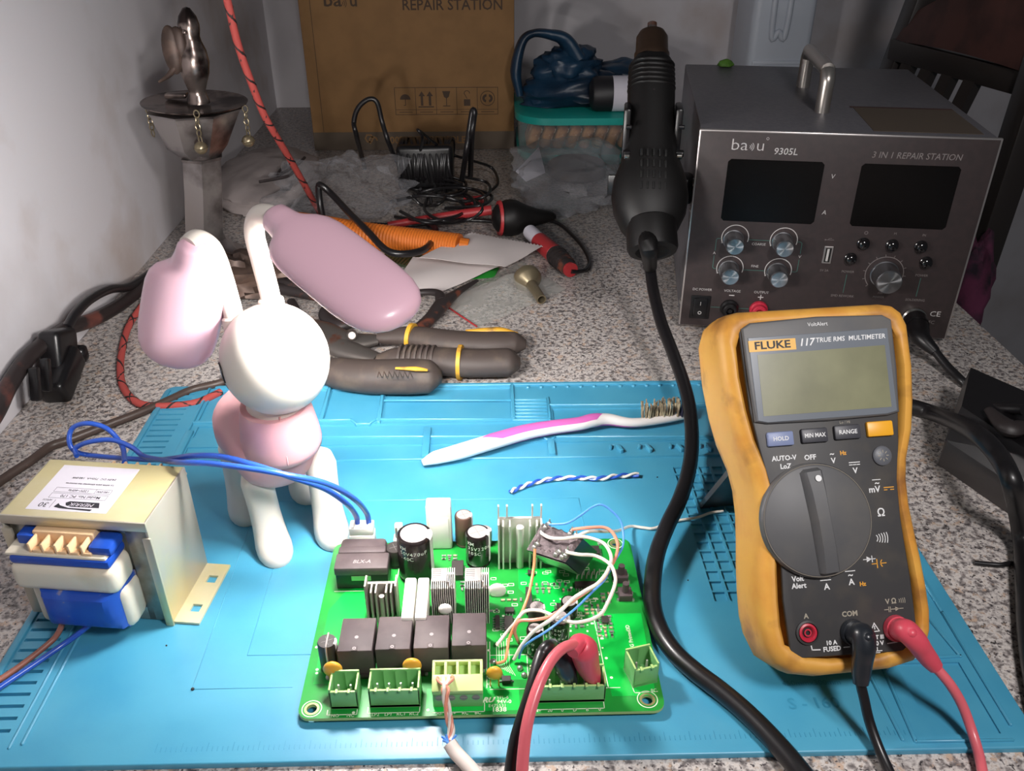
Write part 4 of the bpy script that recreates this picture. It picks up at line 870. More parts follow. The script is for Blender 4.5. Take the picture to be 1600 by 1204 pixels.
for a, b_ in (((700, 1158), (690, 1150)), ((700, 1160), (692, 1156)), ((706, 1156), (713, 1148)), ((700, 1158), (697, 1147))): m.tube([at(*a, 11), at(*b_, 13)], .5, 6, sub=0)
m.build('cut_core', 'wire_sky', root)

# ---------------------------------------------------------------- toothbrush, twisted wire, loose strands
def build_brush():
    cl = [(660, 723, 3.2), (680, 715, 4.4), (715, 706, 5.2), (768, 690, 5.4), (817, 676, 5.2), (859, 668, 4.8), (904, 662, 4.6), (925, 657, 4.8), (950, 655, 4.2), (988, 660, 3.2), (1037, 655, 2.9), (1079, 647, 2.5)]
    P = [at(x, y, MT+1.4+r) for x, y, r in cl]; rs = [2.0]+[r for _, _, r in cl[1:]]
    root = thing('toothbrush', 'white and pink toothbrush with worn dirty bristles lying on the blue mat', 'toothbrush', P[3]-Vector((0, 0, P[3].z-MT-1)))
    m = MB(); m.tube(P, rs, 18, flat=.9); m.build('handle', 'brush_white', root, smooth=60)
    m = MB()
    Q = smooth_path(P, n=12); N = len(Q)
    def strip(i0, i1, a0, a1):
        V = []; K = 8; cnt = 0
        for i in range(i0, i1+1):
            t = (Q[min(i+1, N-1)]-Q[i-1]).normalized(); u = (Vector((0, 0, 1))-t*t.z).normalized(); s_ = t.cross(u)
            x = i/(N-1)*(len(rs)-1); j = min(int(x), len(rs)-2); rr = rs[j]+(rs[j+1]-rs[j])*(x-j)+.14
            w_ = min(1, min(i-i0, i1-i)/6+.02); am = (a0+a1)/2; h = (a1-a0)/2*w_
            for k in range(K+1):
                a = am-h+2*h*k/K; V.append(Q[i]+s_*math.cos(a)*rr+u*math.sin(a)*rr*.9)
            cnt += 1
        m.add(V, [(i*(K+1)+k, i*(K+1)+k+1, (i+1)*(K+1)+k+1, (i+1)*(K+1)+k) for i in range(cnt-1) for k in range(K)])
    strip(33, 92, R_(42), R_(150)); strip(38, 80, R_(-70), R_(-30)); strip(84, 112, R_(-70), R_(-14))
    m.build('grip', 'brush_pink', root, smooth=60)
    random.seed(2)
    for k in range(9):
        t = k/8; p = at(1006+t*58, 654-t*7, MT+5)
        m = MB()
        for s_ in range(10):
            a = random.uniform(0, 6.28); o = Vector((math.cos(a)*1.1, math.sin(a)*3.2, 0)); m.cyl(p+o, p+o*1.5+Vector((random.uniform(-1, 1), 2+random.uniform(-1, 1), 10+random.uniform(-.8, .8))), .55, .4, 5)
        m.build('bristle_tuft', 'bristle_dark' if k == 8 else 'bristle', root, smooth=None)
build_brush()
def twist(m, P, R, r, turns, ph, mi, n=8):
    Q = smooth_path(P, n=max(6, int(turns*12/max(1, len(P)-1)))); N = len(Q); out = []; up = Vector((0, 0, 1))
    for i, p in enumerate(Q):
        t = (Q[min(i+1, N-1)]-Q[max(i-1, 0)]).normalized(); u = (up-t*up.dot(t)).normalized(); s = t.cross(u); a = ph+turns*2*PI*i/(N-1)
        out.append(p+(s*math.cos(a)+u*math.sin(a))*R)
    m.tube(out, r, n, mi, sub=0)
root = thing('twisted_wire', 'short twisted pair of blue and white wire lying on the blue mat', 'wire', at(900, 750, MT))
P = path((797, 768, 5.4), (815, 760, 5.2), (840, 752, 5.2), (870, 747, 5.2), (905, 746, 5.2), (935, 747, 5.2), (965, 743, 5.2), (998, 741, 5.6))
m = MB(); twist(m, P, .8, .8, 6.5, 0, 0); m.build('strand', 'wire_white', root)
m = MB(); twist(m, P, .8, .8, 6.5, PI, 0); m.build('strand', 'wire_blue', root)
wire('thin_wire', path((1180, 900, 5), (1170, 915, 4.4), (1164, 935, 4), (1163, 955, 4), (1170, 972, 4), (1183, 988, 4.6)), .5, 'cable_black', 'hair-thin black wire curving out from under the left edge of the multimeter')
m = MB()
for x, y, r in ((301, 1076, .8), (260, 1008, .45), (1075, 906, .4), (1027, 745, .4)): m.sph(at(x, y, MT+r*.5), r, 8, 6)
solo(m, 'crumbs', 'tool_black', 'tiny dark specks scattered on the blue mat left of the circuit board', 'crumbs')['kind'] = 'stuff'
# ---------------------------------------------------------------- repair station (local: x along the front, y back, z up)
def build_station():
    root = thing('repair_station', 'dark grey bench repair station with two black displays and five silver knobs', 'repair station', (147.6, 609.1, 0), (0, 0, -.149), world=False)
    W, Hh, D, z0 = 201.6, 152.3, 236, 4
    m = MB(); m.bx(1.2, W-1.2, 2, D, z0, z0+Hh-.8, bev=1.2); m.build('housing', 'station_top', root)
    m = MB(); m.bx(0, W, -.6, 2.4, z0, z0+Hh, bev=.6); m.build('front_frame', 'trim_silver', root)
    m = MB(); m.bx(1.1, W-1.6, -1.1, .5, z0+.6, z0+Hh-1.1, bev=.2); fp = m.build('front_panel', 'station_panel', root)
    def pf(u, v, off=0): return T(u, -1.15-off, z0+v) @ RX(PI/2)
    for x0, x1 in ((22, 88.2), (113.2, 179.4)):
        m = MB(); m.prism([(x0+2, 87), (x1-2, 87), (x1, 89), (x1, 130.5), (x1-2, 132.5), (x0+2, 132.5), (x0, 130.5), (x0, 89)], 0, .25, 0, T(0, -1.1, z0) @ RX(PI/2)); m.build('display', 'screen_black', root, smooth=None)
    m = MB()
    m.text('ba', 11.5, pf(28.4, 142.3), 0, bold=-.12, sx=1.15); m.text('u', 11.5, pf(42.8, 142.3), 0, bold=-.12, sx=1.1)
    for k in range(3): m.ring(1.2+k*1.15, 1.6+k*1.15, 0, pf(34.6, 141.4), 0, -.8, .8, 10)
    m.ring(.7, .95, 0, pf(47, 147.4), 0); m.text('9305L', 6.6, pf(60.4, 138.7), 0, .1, bold=.04)
    m.text('3 IN 1 REPAIR STATION', 6.2, pf(148.3, 138.6), 1, .12, bold=.02, sx=.92)
    m.text('V', 4.6, pf(95.2, 122.4), 0, .12); m.text('A', 4.6, pf(94, 96), 0, .12)
    m.text('COARSE', 2.7, pf(51.8, 69.8), 0); m.text('FINE', 2.7, pf(51.4, 52.3), 0); m.text('A', 3, pf(20.5, 61.4), 0); m.text('V', 3, pf(82.7, 61.4), 0)
    m.text('DC POWER', 2.8, pf(15, 31.2), 0); m.text('VOLTAGE', 2.8, pf(37.6, 31.2), 0); m.text('OUTPUT', 2.8, pf(59.3, 31.2), 0)
    m.line([(36, 27.6), (39.2, 27.6)], .8, pf(0, 0), 0); m.line([(57.6, 27.2), (61, 27.2)], .7, pf(0, 0), 0); m.line([(59.3, 25.5), (59.3, 28.9)], .7, pf(0, 0), 0)
    m.line([(98.6, 75.6), (104.6, 75.6)], .3, pf(0, 0), 1); m.ring(0, .5, 0, pf(98.6, 75.6), 1); m.line([(100.4, 75.6), (101.4, 76.8), (103, 76.8)], .3, pf(0, 0), 1); m.text('5V 2A', 2.5, pf(102, 51.6), 1)
    m.text('POWER', 2.6, pf(119.1, 51.4), 1); m.text('POWER', 2.6, pf(171.7, 51.2), 1); m.text('SMD REWORK', 2.6, pf(118.8, 31.7), 1); m.text('AIR', 2.4, pf(145.5, 35.8), 1); m.text('POWER', 2.4, pf(145, 32.2), 1); m.text('SOLDERING', 2.6, pf(171.6, 31.3), 1)
    m.ring(.9, 1.3, 0, pf(126.1, 82.2), 1); m.text('M', 2.6, pf(146.3, 82.4), 1); m.text('IN', 2.6, pf(166.3, 82.2), 1)
    m.text('CE', 6, pf(188.6, 20.6), 0, sx=1.1); m.text('FC', 4, pf(187.5, 13.6), 1)
    for u, v, w_ in ((34.4, 73, .0), (69.5, 72.4, 0), (33.7, 48.6, 0), (69.1, 48.4, 0)):
        m.ring(9.4, 10.0, 0, pf(u-.3, v+1.2), 0, -.3, PI+.45); m.ring(0, .6, 0, pf(u-.3-9.7*math.cos(.45), v+1.2-9.7*math.sin(.45)), 0, n=10)
    m.ring(13.2, 13.7, 0, pf(145.2, 51), 1, -.5, PI+.75)
    for k in range(11): a = -.5+(PI+1.25)*k/10; m.line([(13.6, 0), (15.2, 0)], .4, pf(145.2, 51) @ RZ(a), 1)
    m.line([(24.4, 73), (21.6, 73), (20.8, 72), (20.8, 63.5)], .35, pf(0, 0), 2); m.line([(20.6, 59.4), (20.6, 50), (21.6, 49), (24, 49)], .35, pf(0, 0), 2); m.line([(43.6, 73), (60, 73)], .35, pf(0, 0), 2); m.line([(79, 73), (81.4, 73), (82.6, 72), (82.6, 64)], .35, pf(0, 0), 2); m.line([(82.6, 59), (82.6, 50), (81.4, 49.2), (78.6, 49.2)], .35, pf(0, 0), 2); m.line([(43.4, 49), (59.4, 49)], .35, pf(0, 0), 2)
    m.line([(23, 17), (31, 17)], .35, pf(0, 0), 2); m.line([(44, 17), (53, 17)], .35, pf(0, 0), 2); m.line([(118.8, 49), (118.8, 34.5)], .35, pf(0, 0), 2); m.line([(171.6, 49), (171.6, 34.5)], .35, pf(0, 0), 2)
    m.build('panel_print', ['print_grey', 'print_faint', 'print_teal'], fp, smooth=None, flip=False)
    # knobs: base at the panel, tops lean toward the viewer
    for u, v, r, h in ((33, 74.2, 7.0, 15), (68.2, 74.2, 7.0, 15), (32.6, 50.3, 7.0, 15), (68, 50.1, 7.0, 15), (145.2, 52.6, 9.6, 16)):
        m = MB(); Mx = T(u, -1.1, z0+v-1.5) @ RX(PI/2)
        m.lathe([(r+.6, 0), (r+.6, 1), (r, 1.2), (r-.5, h-.6), (r-1.0, h), (0.01, h)], 40, 0, Mx); kn = m.build('knob', 'knob_side', root, smooth=25)
        m = MB(); m.lathe([(r-1.2, h+.05), (r-2, h+.12), (.01, h+.02)], 40, 0, Mx, cap=False); m.build('knob_cap', ['knob_alu', 'print_grey'], kn, smooth=25, flip=False)
    for u, v in ((125.6, 74), (145.8, 73.8), (165.9, 73.8), (118.9, 62), (172.2, 61.7)):
        m = MB(); m.lathe([(4.6, 0), (4.5, 1), (4.0, 1.4), (3.9, 3.2), (3.1, 4.2), (1.5, 4.7), (.01, 4.9)], 26, 0, T(u, -1.1, z0+v) @ RX(PI/2)); m.build('button', 'button_black', root)
    m = MB(); m.bx(7.4, 22.4, -2.0, -.6, z0+6.6, z0+26.2, 0, bev=.6); m.bx(9.6, 20, -3.4, -1.6, z0+9, z0+24, 0, bev=.7); m.line([(14.8, 19), (14.8, 21.6)], .45, T(0, -3.5, z0) @ RX(PI/2), 1); m.ring(.9, 1.4, 0, T(14.8, -3.5, z0+12.6) @ RX(PI/2), 1); m.build('rocker_switch', ['jack_black', 'print_grey'], root)
    for u, mt in ((37.1, 'jack_black'), (59.1, 'jack_red')):
        m = MB(); m.lathe([(7, 0), (6.8, 2), (5.6, 3.2), (5.4, 6.2), (4.6, 7), (3.0, 7), (2.8, 4), (1.6, 4), (1.6, 6.4), (.01, 6.4)], 30, 0, T(u, -1.1, z0+17) @ RX(PI/2)); m.build('binding_post', mt, root, smooth=30)
    m = MB(); m.bx(99, 105.4, -1.9, -1.0, z0+57.4, z0+70.8, 0, bev=.3); m.bx(100.2, 104.2, -2.1, -1.5, z0+58.6, z0+69.6, 1); m.bx(101.2, 102.8, -2.2, -1.6, z0+59.4, z0+69, 2); m.build('usb_port', ['trim_silver', 'jack_hole', 'print_grey'], root, smooth=None)
    m = MB(); m.lathe([(9.2, 0), (9, 2), (8, 3), (7.8, 5)], 30, 0, T(173.8, -1.1, z0+16.4) @ RX(PI/2)); m.build('aviation_socket', 'chrome', root)
    # handle, plate, feet, side screws
    hx = 94; m = MB(); zt = z0+Hh-1
    m.tube([(hx, 64, zt), (hx, 64, zt+20), (hx, 65.2, zt+25), (hx, 69, zt+28.5), (hx, 75, zt+29.5), (hx, 140, zt+29.5), (hx, 146, zt+28.5), (hx, 150, zt+25), (hx, 151, zt+20), (hx, 151, zt)], 5.4, 18, sub=5); m.build('carry_handle', 'handle_steel', root, smooth=60)
    m = MB(); m.bx(120, 193, 12, 84, zt, zt+.5); m.bx(118, 193, 80, 84, zt+.5, zt+.55, 1); m.build('rating_plate', ['card_band', 'wood_red'], root, smooth=None)
    for x in (16, W-16):
        for y in (18, D-18): m = MB(); m.cyl((x, y, 0), (x, y, z0+.5), 8, 7, 20); m.build('foot', 'jack_black', root)
    for y, z in ((8, 92), (8, 16), (8, 112)): m = MB(); m.lathe([(3.0, 0), (2.6, 1.2), (.01, 1.9)], 16, 0, T(1.2, y, z0+z) @ RY(-PI/2)); m.build('side_screw', 'chrome', root)
    # cradle for the hot air handpiece on the left side
    m = MB(); m.bx(-16, 1.5, 14, 34, 96, 116, bev=3); m.bx(-62, -12, 30, 33, 96, 112, bev=1); m.build('cradle_arm', 'jack_black', root)
    inv = (T(147.6, 609.1, 0) @ RZ(-.149)).inverted()
    for px in (978, 1058):
        lo, hi = inv @ aty(px, 268, 604), inv @ aty(px, 165, 618); x = lo.x
        m = MB(); m.box(((lo.x+hi.x)/2, (lo.y+hi.y)/2+8, (lo.z+hi.z)/2), (5, 22, hi.z-lo.z), 0, bev=1.6); m.cyl((x-3, lo.y-4, lo.z+14), (x+3, lo.y-4, lo.z+14), 2.6, n=12, bev=.6); m.cyl((x-2, lo.y-3, lo.z+32), (x+2, lo.y-3, lo.z+32), 1.6, n=12, bev=.4); m.build('cradle_jaw', 'jack_black', root); m = MB(); m.cyl((x-2, lo.y-6.5, lo.z+13), (x+2, lo.y-6.5, lo.z+13), 2.2, n=12, bev=.5); m.build('cradle_pin', 'chrome', root)
build_station()
SR = RZ(-.149)
def st(x, y, z): return Vector((147.6, 609.1, 0))+SR @ Vector((x, y, z))
# soldering lead in the aviation socket
root = thing('soldering_lead', 'black round plug and cable in the lower right socket of the repair station', 'cable', at(1510, 600, 0))
a = st(173.8, -5, 20.4); b_ = at(1440, 528, 18); c_ = at(1462, 550, 13)
m = MB(); m.tube([a, a.lerp(b_, .5)+Vector((0, 0, 0)), b_, c_], [7.6, 7.8, 6.4, 3.6], 20); m.cyl(a, a.lerp(b_, .35), 8.6, 8.6, 20); m.build('plug', 'jack_black', root)
m = MB(); m.tube([c_, at(1480, 572, 8), at(1500, 592, 5), at(1520, 612, 4), at(1545, 634, 30), at(1600, 640, 42)], 3.1, 12); m.build('cable', 'cable_black', root)

# ---------------------------------------------------------------- hot air handpiece and its thick cable
def build_gun():
    bot, top = aty(1014, 376, 572), aty(1019, 46, 664)
    root = thing('hot_air_gun', 'black hot air gun hanging nozzle up in the cradle beside the repair station', 'hot air gun', (bot.x, bot.y, bot.z-3))
    d = (top-bot); Ln = d.length; M = frame(bot, d, (0, -1, 0))     # local x along axis, z toward the viewer
    def sec(x, ry, rz, dz=0, n=32, pw=.85): return [Vector((x, math.copysign(abs(math.cos(a))**pw, math.cos(a))*ry, dz+math.copysign(abs(math.sin(a))**pw, math.sin(a))*rz)) for a in [2*PI*k/n for k in range(n)]]
    L_ = Ln
    m = MB(); m.loft([sec(x*L_, a, b, c) for x, a, b, c in ((.0, 13, 12, 0), (.02, 16, 14, 0), (.05, 20, 16, 0), (.12, 25, 19, 0), (.20, 27, 20, 0), (.28, 25.5, 19.5, 0), (.36, 21, 18, 0), (.44, 17.5, 17, 0), (.56, 16.4, 16, 0), (.68, 16.6, 15.6, 0), (.78, 16.2, 15, 0), (.84, 14, 13.6, 0), (.86, 12, 12, 0))], 0, M)
    for k in range(6): m.loft([sec((.70+k*.022)*L_, 16.3-k*.15, 15.4-k*.15), sec((.708+k*.022)*L_, 17.0-k*.15, 16.1-k*.15), sec((.716+k*.022)*L_, 16.3-k*.15, 15.4-k*.15)], 0, M)
    m.build('body', 'gun_black', root, smooth=60)
    m = MB(); m.lathe([(15.5, 0), (17.4, 1.5), (17.6, 20), (16.5, 22.5), (12, 23.2), (10, 22), (.01, 22)], 36, 0, alongz(bot+d.normalized()*16+Vector((0, -6, 0)), bot+d.normalized()*16+Vector((0, -6, 0))+Vector((0, -.72, -.69)))); m.build('end_cap', 'gun_black', root)
    m = MB()
    for i in range(4):
        for j in range(5): m.box(((.215+i*.05)*L_, 8-j*4.2, 19.6 - abs(j-2)*.5), (5.2, 1.5, 2.4), 0, M @ T(0, 2, 0) @ RY(0), bev=.3)
    m.build('air_vents', 'gun_vent', root)
    m = MB(); m.loft([sec(x*L_, r, r, pw=1) for x, r in ((.85, 12.5), (.88, 12.5), (.89, 11.6), (.96, 11.2), (.985, 9), (.99, 3))], 0, M); m.build('nozzle_sleeve', 'nozzle', root)
    m = MB(); m.loft([sec(x*L_, r, r, n=14, pw=1) for x, r in ((.98, 3.6), (1.03, 3.4), (1.035, 2.2))], 0, M); m.build('nozzle_tip', 'tool_steel', root)
    s0 = aty(1012, 372, 556); s1 = aty(1014, 392, 548); s2 = at(1016, 418, 50)
    m = MB(); m.tube([s0, s1, s2], [7, 6, 4.8], 16)
    for k in range(7): p = s0.lerp(s2, .12+k*.13); q = s0.lerp(s2, .17+k*.13); m.cyl(p, q, 6.8-k*.25, n=16)
    m.build('strain_relief', 'gun_black', root)
    m = MB(); m.tube([s2, at(1020, 450, 42), at(1032, 500, 34), at(1050, 548, 28), at(1067, 595, 24), at(1078, 640, 21), at(1081, 690, 19), at(1076, 735, 18), at(1062, 780, 18), at(1043, 820, 17), at(1027, 862, 15), at(1020, 905, 12), at(1020, 945, 9), at(1032, 985, 8), at(1055, 1020, 7.5), at(1088, 1050, 7.5), at(1125, 1078, 7.5), at(1165, 1112, 7.5), at(1205, 1152, 7.5), at(1245, 1198, 7), at(1290, 1260, 5), at(1360, 1400, 4.6)], 4.3, 16); m.build('cable', 'cable_black', root, smooth=60)
build_gun()

# ---------------------------------------------------------------- cardboard carton
def build_box():
    y = 1117; root = thing('cardboard_box', 'brown cardboard carton printed REPAIR STATION standing against the back wall', 'box', (-96, 1200, 0))
    m = MB(); m.bx(-222, 33, y, y+215, .2, 265, 0, bev=1.2)
    m.build('carton', 'cardboard', root)
    def pf(x, z): return T(x, y-.25, z) @ RX(PI/2)
    m = MB(); m.bx(-222, 33.1, y-.2, y+.3, .3, 23, 1)
    P = lambda px, py: aty(px, py, y)
    def tx(s, px, py, sz, mi=0, **k): p = P(px, py); m.text(s, sz, pf(p.x, p.z), mi, **k)
    tx('ba', 519, 1, 20, bold=.3, sx=1.2); tx('u', 552, 1, 20, bold=.3); 
    p = P(536, 5)
    for k in range(3): m.ring(1.5+k*2, 2.2+k*2, 0, pf(p.x-2, p.z), 0, -.8, .8, 10)
    tx('REPAIR STATION', 707, 8, 17, bold=.2, sx=.93); tx('100% RECYCLABLE', 665, 219, 12.5, 2, bold=.3)
    p = P(577, 216); m.ring(4, 6, .2, pf(p.x, p.z), 2, n=6); m.ring(4, 6, .2, pf(p.x+5, p.z-3), 2, 0, 4, n=6)
    a, b = P(616, 137), P(778, 178)
    Mx = T(0, y-.25, 0) @ RX(PI/2)
    m.line([(a.x, a.z), (b.x, a.z), (b.x, b.z), (a.x, b.z), (a.x, a.z)], .7, Mx); m.line([(a.x, b.z+6), (b.x, b.z+6)], .5, Mx)
    w_ = (b.x-a.x)/5; zc = (a.z+b.z+6)/2
    for k in range(1, 5): m.line([(a.x+k*w_, a.z), (a.x+k*w_, b.z)], .6, Mx)
    for k in range(5): m.line([(a.x+k*w_+5, b.z+3), (a.x+(k+1)*w_-5, b.z+3)], .8, Mx)
    c = [a.x+(k+.5)*w_ for k in range(5)]
    m.ring(0, 6.5, 0, pf(c[0], zc-1), 0, 0, PI, 14); m.line([(c[0], zc), (c[0], zc-8), (c[0]-2, zc-8)], .8, Mx)
    for s_ in (-5, 5): m.line([(c[1]+s_, zc-7), (c[1]+s_, zc+4)], 3, Mx); m.prism([(c[1]+s_-4, zc+3), (c[1]+s_+4, zc+3), (c[1]+s_, zc+9)], 0, .02, 0, Mx)
    m.line([(c[1]-9, zc-10), (c[1]+9, zc-10)], 1.4, Mx)
    m.prism([(c[2]-5, zc+9), (c[2]+5, zc+9), (c[2]+3, zc+2), (c[2], zc), (c[2]-3, zc+2)][::-1], 0, .02, 0, Mx); m.line([(c[2], zc), (c[2], zc-9)], 1, Mx); m.line([(c[2]-4, zc-9), (c[2]+4, zc-9)], 1, Mx)
    m.box((c[3], zc-5, 0), (8, 8, .04), 0, Mx); m.ring(3, 3.8, 0, pf(c[3], zc+6), 0, 0, PI, 10); m.line([(c[3]-3.4, zc+6), (c[3], zc)], .8, Mx)
    m.ring(8.4, 9.2, 0, pf(c[4], zc), 0); m.ring(2, 5, 0, pf(c[4]-1.5, zc), 0, 1.5, 4.6, 10); m.ring(2, 5, 0, pf(c[4]+1.5, zc), 0, -1.5, 1.5, 10)
    m.bx(-208.5, -207.9, y-.25, y, 23, 262, 0)
    m.build('carton_print', ['card_print', 'card_band', 'cardboard'], root, smooth=None, flip=False)
build_box()

# ---------------------------------------------------------------- bread box, bag, bottle behind the gun
def rrect(x0, x1, y0, y1, r, z, n=6):
    P = []
    for cx, cy, a0 in ((x1-r, y1-r, 0), (x0+r, y1-r, 90), (x0+r, y0+r, 180), (x1-r, y0+r, 270)):
        for k in range(n+1): a = R_(a0+k*90/n); P.append(Vector((cx+r*math.cos(a), cy+r*math.sin(a), z)))
    return P
bx0, bx1, by0, by1 = 36, 205, 1040, 1200
root = thing('bread_box', 'clear plastic bread box with turquoise base and lid rim behind the hot air gun', 'food box', (120, 1120, 0))
m = MB(); m.loft([rrect(bx0+6, bx1-6, by0+6, by1-6, 34, .3), rrect(bx0, bx1, by0, by1, 38, 7), rrect(bx0, bx1, by0, by1, 38, 14)]); m.build('base', 'cake_teal', root)
m = MB(); m.loft([rrect(bx0, bx1, by0, by1, 38, 49), rrect(bx0-3, bx1+3, by0-3, by1+3, 40, 50), rrect(bx0-3, bx1+3, by0-3, by1+3, 40, 58), rrect(bx0+3, bx1-3, by0+3, by1-3, 36, 60)]); m.build('lid', 'cake_teal', root)
m = MB(); m.loft([rrect(bx0+2, bx1-2, by0+2, by1-2, 36, 14), rrect(bx0+1, bx1-1, by0+1, by1-1, 37, 49)], cap=False); m.build('clear_wall', 'clear_lid', root)
for k in range(9):
    m = MB(); x = 56+k*16; m.box((0, 0, 0), (13, 60, 30), 0, T(x, by0+46, 30.5) @ RY(.38), bev=5, seg=3); solo(m, 'bread_slice', 'crust', 'brown crusted bread slice leaning inside the clear bread box', 'bread', 'bread slices in the clear box')
def crumple(mb, c, r, seed, amp=.25, n=40, mm_=24, zmin=.3, fr=1.6, mi=0, M=None):
    o = Vector((seed*3.1, seed*1.7, seed*.9)); V = []; b = MB(); b.sph((0, 0, 0), 1, n, mm_)
    for p in b.v:
        q = p*fr+o; k = 1+amp*(abs(noise.noise(q))*2-.3)+amp*.5*(abs(noise.noise(q*2.3))*2-.4)+amp*.3*noise.noise(q*5)
        w_ = Vector((c[0]+p.x*r[0]*k, c[1]+p.y*r[1]*k, c[2]+p.z*r[2]*k)); w_.z = max(w_.z, zmin+abs(noise.noise(q*3))*.8); V.append(w_)
    mb.add(V, b.f, mi, M)
root = thing('plastic_bag', 'crumpled dark blue plastic carrier bag with looped handle on the bread box', 'bag', (110, 1110, 60))
m = MB(); crumple(m, (112, 1115, 76), (70, 48, 22), 3, .26, zmin=60.6, fr=1.2); crumple(m, (100, 1105, 104), (36, 26, 24), 7, .3, zmin=61, fr=1.2); crumple(m, (178, 1140, 84), (44, 30, 20), 12, .22, zmin=61, fr=1.1)
m.build('bag_body', 'bag_blue', root, smooth=60)
m = MB(); m.tube([aty(812, 150, 1080), aty(806, 110, 1085), aty(816, 66, 1090), aty(834, 52, 1092), aty(860, 54, 1094), aty(882, 62, 1096), aty(900, 90, 1098)], [9, 14, 11, 9, 12, 16, 20], 12, flat=.5); m.build('bag_handle', 'bag_blue', root, smooth=60)
root = thing('black_bottle', 'black cylinder with a white label lying on top of the bread box', 'bottle', (150, 1062, 60))
a, b_ = aty(922, 138, 1062), aty(1010, 142, 1062); a.z = b_.z = 60.8+20
m = MB(); m.lathe([(12, 0), (18, 3), (20, 8), (20, (b_-a).length-4), (17, (b_-a).length)], 30, 0, alongz(a, b_)); m.build('bottle_body', 'bottle_black', root)
m = MB(); Mx = alongz(a, b_); m.lathe([(20.3, 26), (20.3, 64)], 40, 0, Mx, cap=False)
m.build('bottle_label', 'paper_label', root)
# ---------------------------------------------------------------- plastic bags, adapter, hose, papers on the back of the counter
def atx(px, py, x):
    d = _ray(px, py); t = x/d.x; return Vector((x, d.y*t, CH+d.z*t))
c = at(540, 330, 0)
m = MB(); crumple(m, (c.x-2, c.y+14, 16), (64, 56, 33), 5, .32, 64, 36, fr=1.7)
solo(m, 'clear_bag', 'clear_bag', 'crumpled clear bubbly plastic bag in front of the cardboard box', 'plastic bag', smooth=25)
c = at(420, 300, 0)
m = MB(); crumple(m, (c.x-6, c.y+20, 9), (56, 96, 24), 15, .16, 50, 26, fr=1.0)
bag = solo(m, 'grey_bag', 'grey_bag', 'flat grey plastic bag with black handwriting lying by the left wall', 'plastic bag', smooth=60)
m = MB()
P0 = [(405, 284), (428, 280), (452, 274), (462, 262), (452, 258), (440, 264), (434, 274), (446, 268), (466, 256), (476, 246)]
m.tube([at(x, y, 36) for x, y in P0], 1.6, 6); w_ = m.build('handwriting', 'marker_ink', None, origin=bag.location/MM); w_.parent = bag; w_.location = (0, 0, 0)
c = at(885, 300, 0)
root = thing('clear_bag', 'clear plastic bag holding a white card and a dark disc beside the hot air gun', 'plastic bag', (c.x, c.y, 0))
m = MB(); crumple(m, (c.x+4, c.y+8, 16), (62, 92, 26), 21, .28, 48, 26, fr=1.3); m.build('film', 'clear_bag_soft', root, smooth=50)
m = MB(); q = [at(806, 268, 24), at(822, 284, 14), at(852, 270, 14), at(842, 230, 30)]; m.loft([q, [p+Vector((0, 0, .6)) for p in q]]); m.build('white_card', 'paper_label', root, smooth=None)
c2 = at(896, 278, 0); m = MB(); m.lathe([(30, 0), (34, 3), (34, 14), (30, 17), (.01, 17.5)], 36, 0, T(c2.x+4, c2.y+6, 1)); m.build('dark_disc', 'smd_dark', root)
# adapter wrapped in its cable
c = at(672, 296, 0)
root = thing('power_adapter', 'black power adapter wound round with thin black cable before the cardboard box', 'adapter', (c.x, c.y, 0))
m = MB(); m.box((c.x-4, c.y+14, 26), (62, 44, 50), 0, T(0, 0, 0), bev=5, seg=3); m.build('adapter_body', 'jack_black', root)
m = MB()
for k in range(14):
    x = c.x-30+k*4.2; m.tube([(x+3*math.sin(i*1.3+k), c.y+14+26*math.cos(i*PI/4), 26.5+27*math.sin(i*PI/4)) for i in range(8)], 1.7, 6, closed=True, sub=4)
m.build('wound_cable', 'cable_black', root, smooth=60)
random.seed(11)
m = MB()
for k in range(10):
    cx, cy = 705+random.uniform(-45, 60), 312+random.uniform(-24, 14); rx, ry = random.uniform(25, 65), random.uniform(8, 26); a0 = random.uniform(0, 6)
    m.tube([at(cx+rx*math.cos(a0+i), cy+ry*math.sin(a0+i), 3+abs(math.sin(i*1.9+k))*14) for i in range(6)], 1.7, 6, sub=6)
solo(m, 'cable_tangle', 'cable_black', 'tangle of thin black cables lying in front of the wound power adapter', 'cable', smooth=60)['kind'] = 'stuff'
def cable(pts, r, mt, label, name='cable', n=10):
    m = MB(); m.tube([Vector((p.x, p.y, max(p.z, r+.2))) for p in pts], r, n); return solo(m, name, mt, label, 'cable', smooth=60)
cable([at(570, 262, 6), aty(557, 212, 930), aty(553, 190, 930), aty(560, 168, 930), aty(576, 155, 930), aty(589, 160, 930), aty(597, 190, 930), aty(608, 225, 925), at(625, 262, 20)], 2.6, 'cable_black', 'black cable standing up in a tall loop against the cardboard box')
cable([at(722, 280, 20), aty(728, 240, 900), aty(733, 205, 905), aty(738, 174, 908), aty(741, 178, 906), aty(737, 215, 902), at(735, 275, 16)], 3.0, 'cable_black', 'black cable end folded upright right of the wound adapter')
cable([at(655, 245, 30), aty(660, 215, 900), aty(655, 204, 900), at(700, 238, 34), at(735, 250, 26), at(768, 262, 10), at(778, 285, 4), at(765, 300, 3)], 1.6, 'cable_black', 'thin black cable arching rightward off the wound adapter')
cable(path((508, 372, 3), (506, 350, 14), (500, 318, 34), (498, 292, 48), (503, 290, 50), (520, 305, 42), (548, 335, 34), (575, 362, 29), (600, 388, 26), (620, 396, 24), (645, 395, 22), (665, 388, 20), (678, 372, 14), (680, 358, 5), (668, 350, 3)), 3.2, 'cable_black', 'black cable bent in a sharp peak over the orange hose')
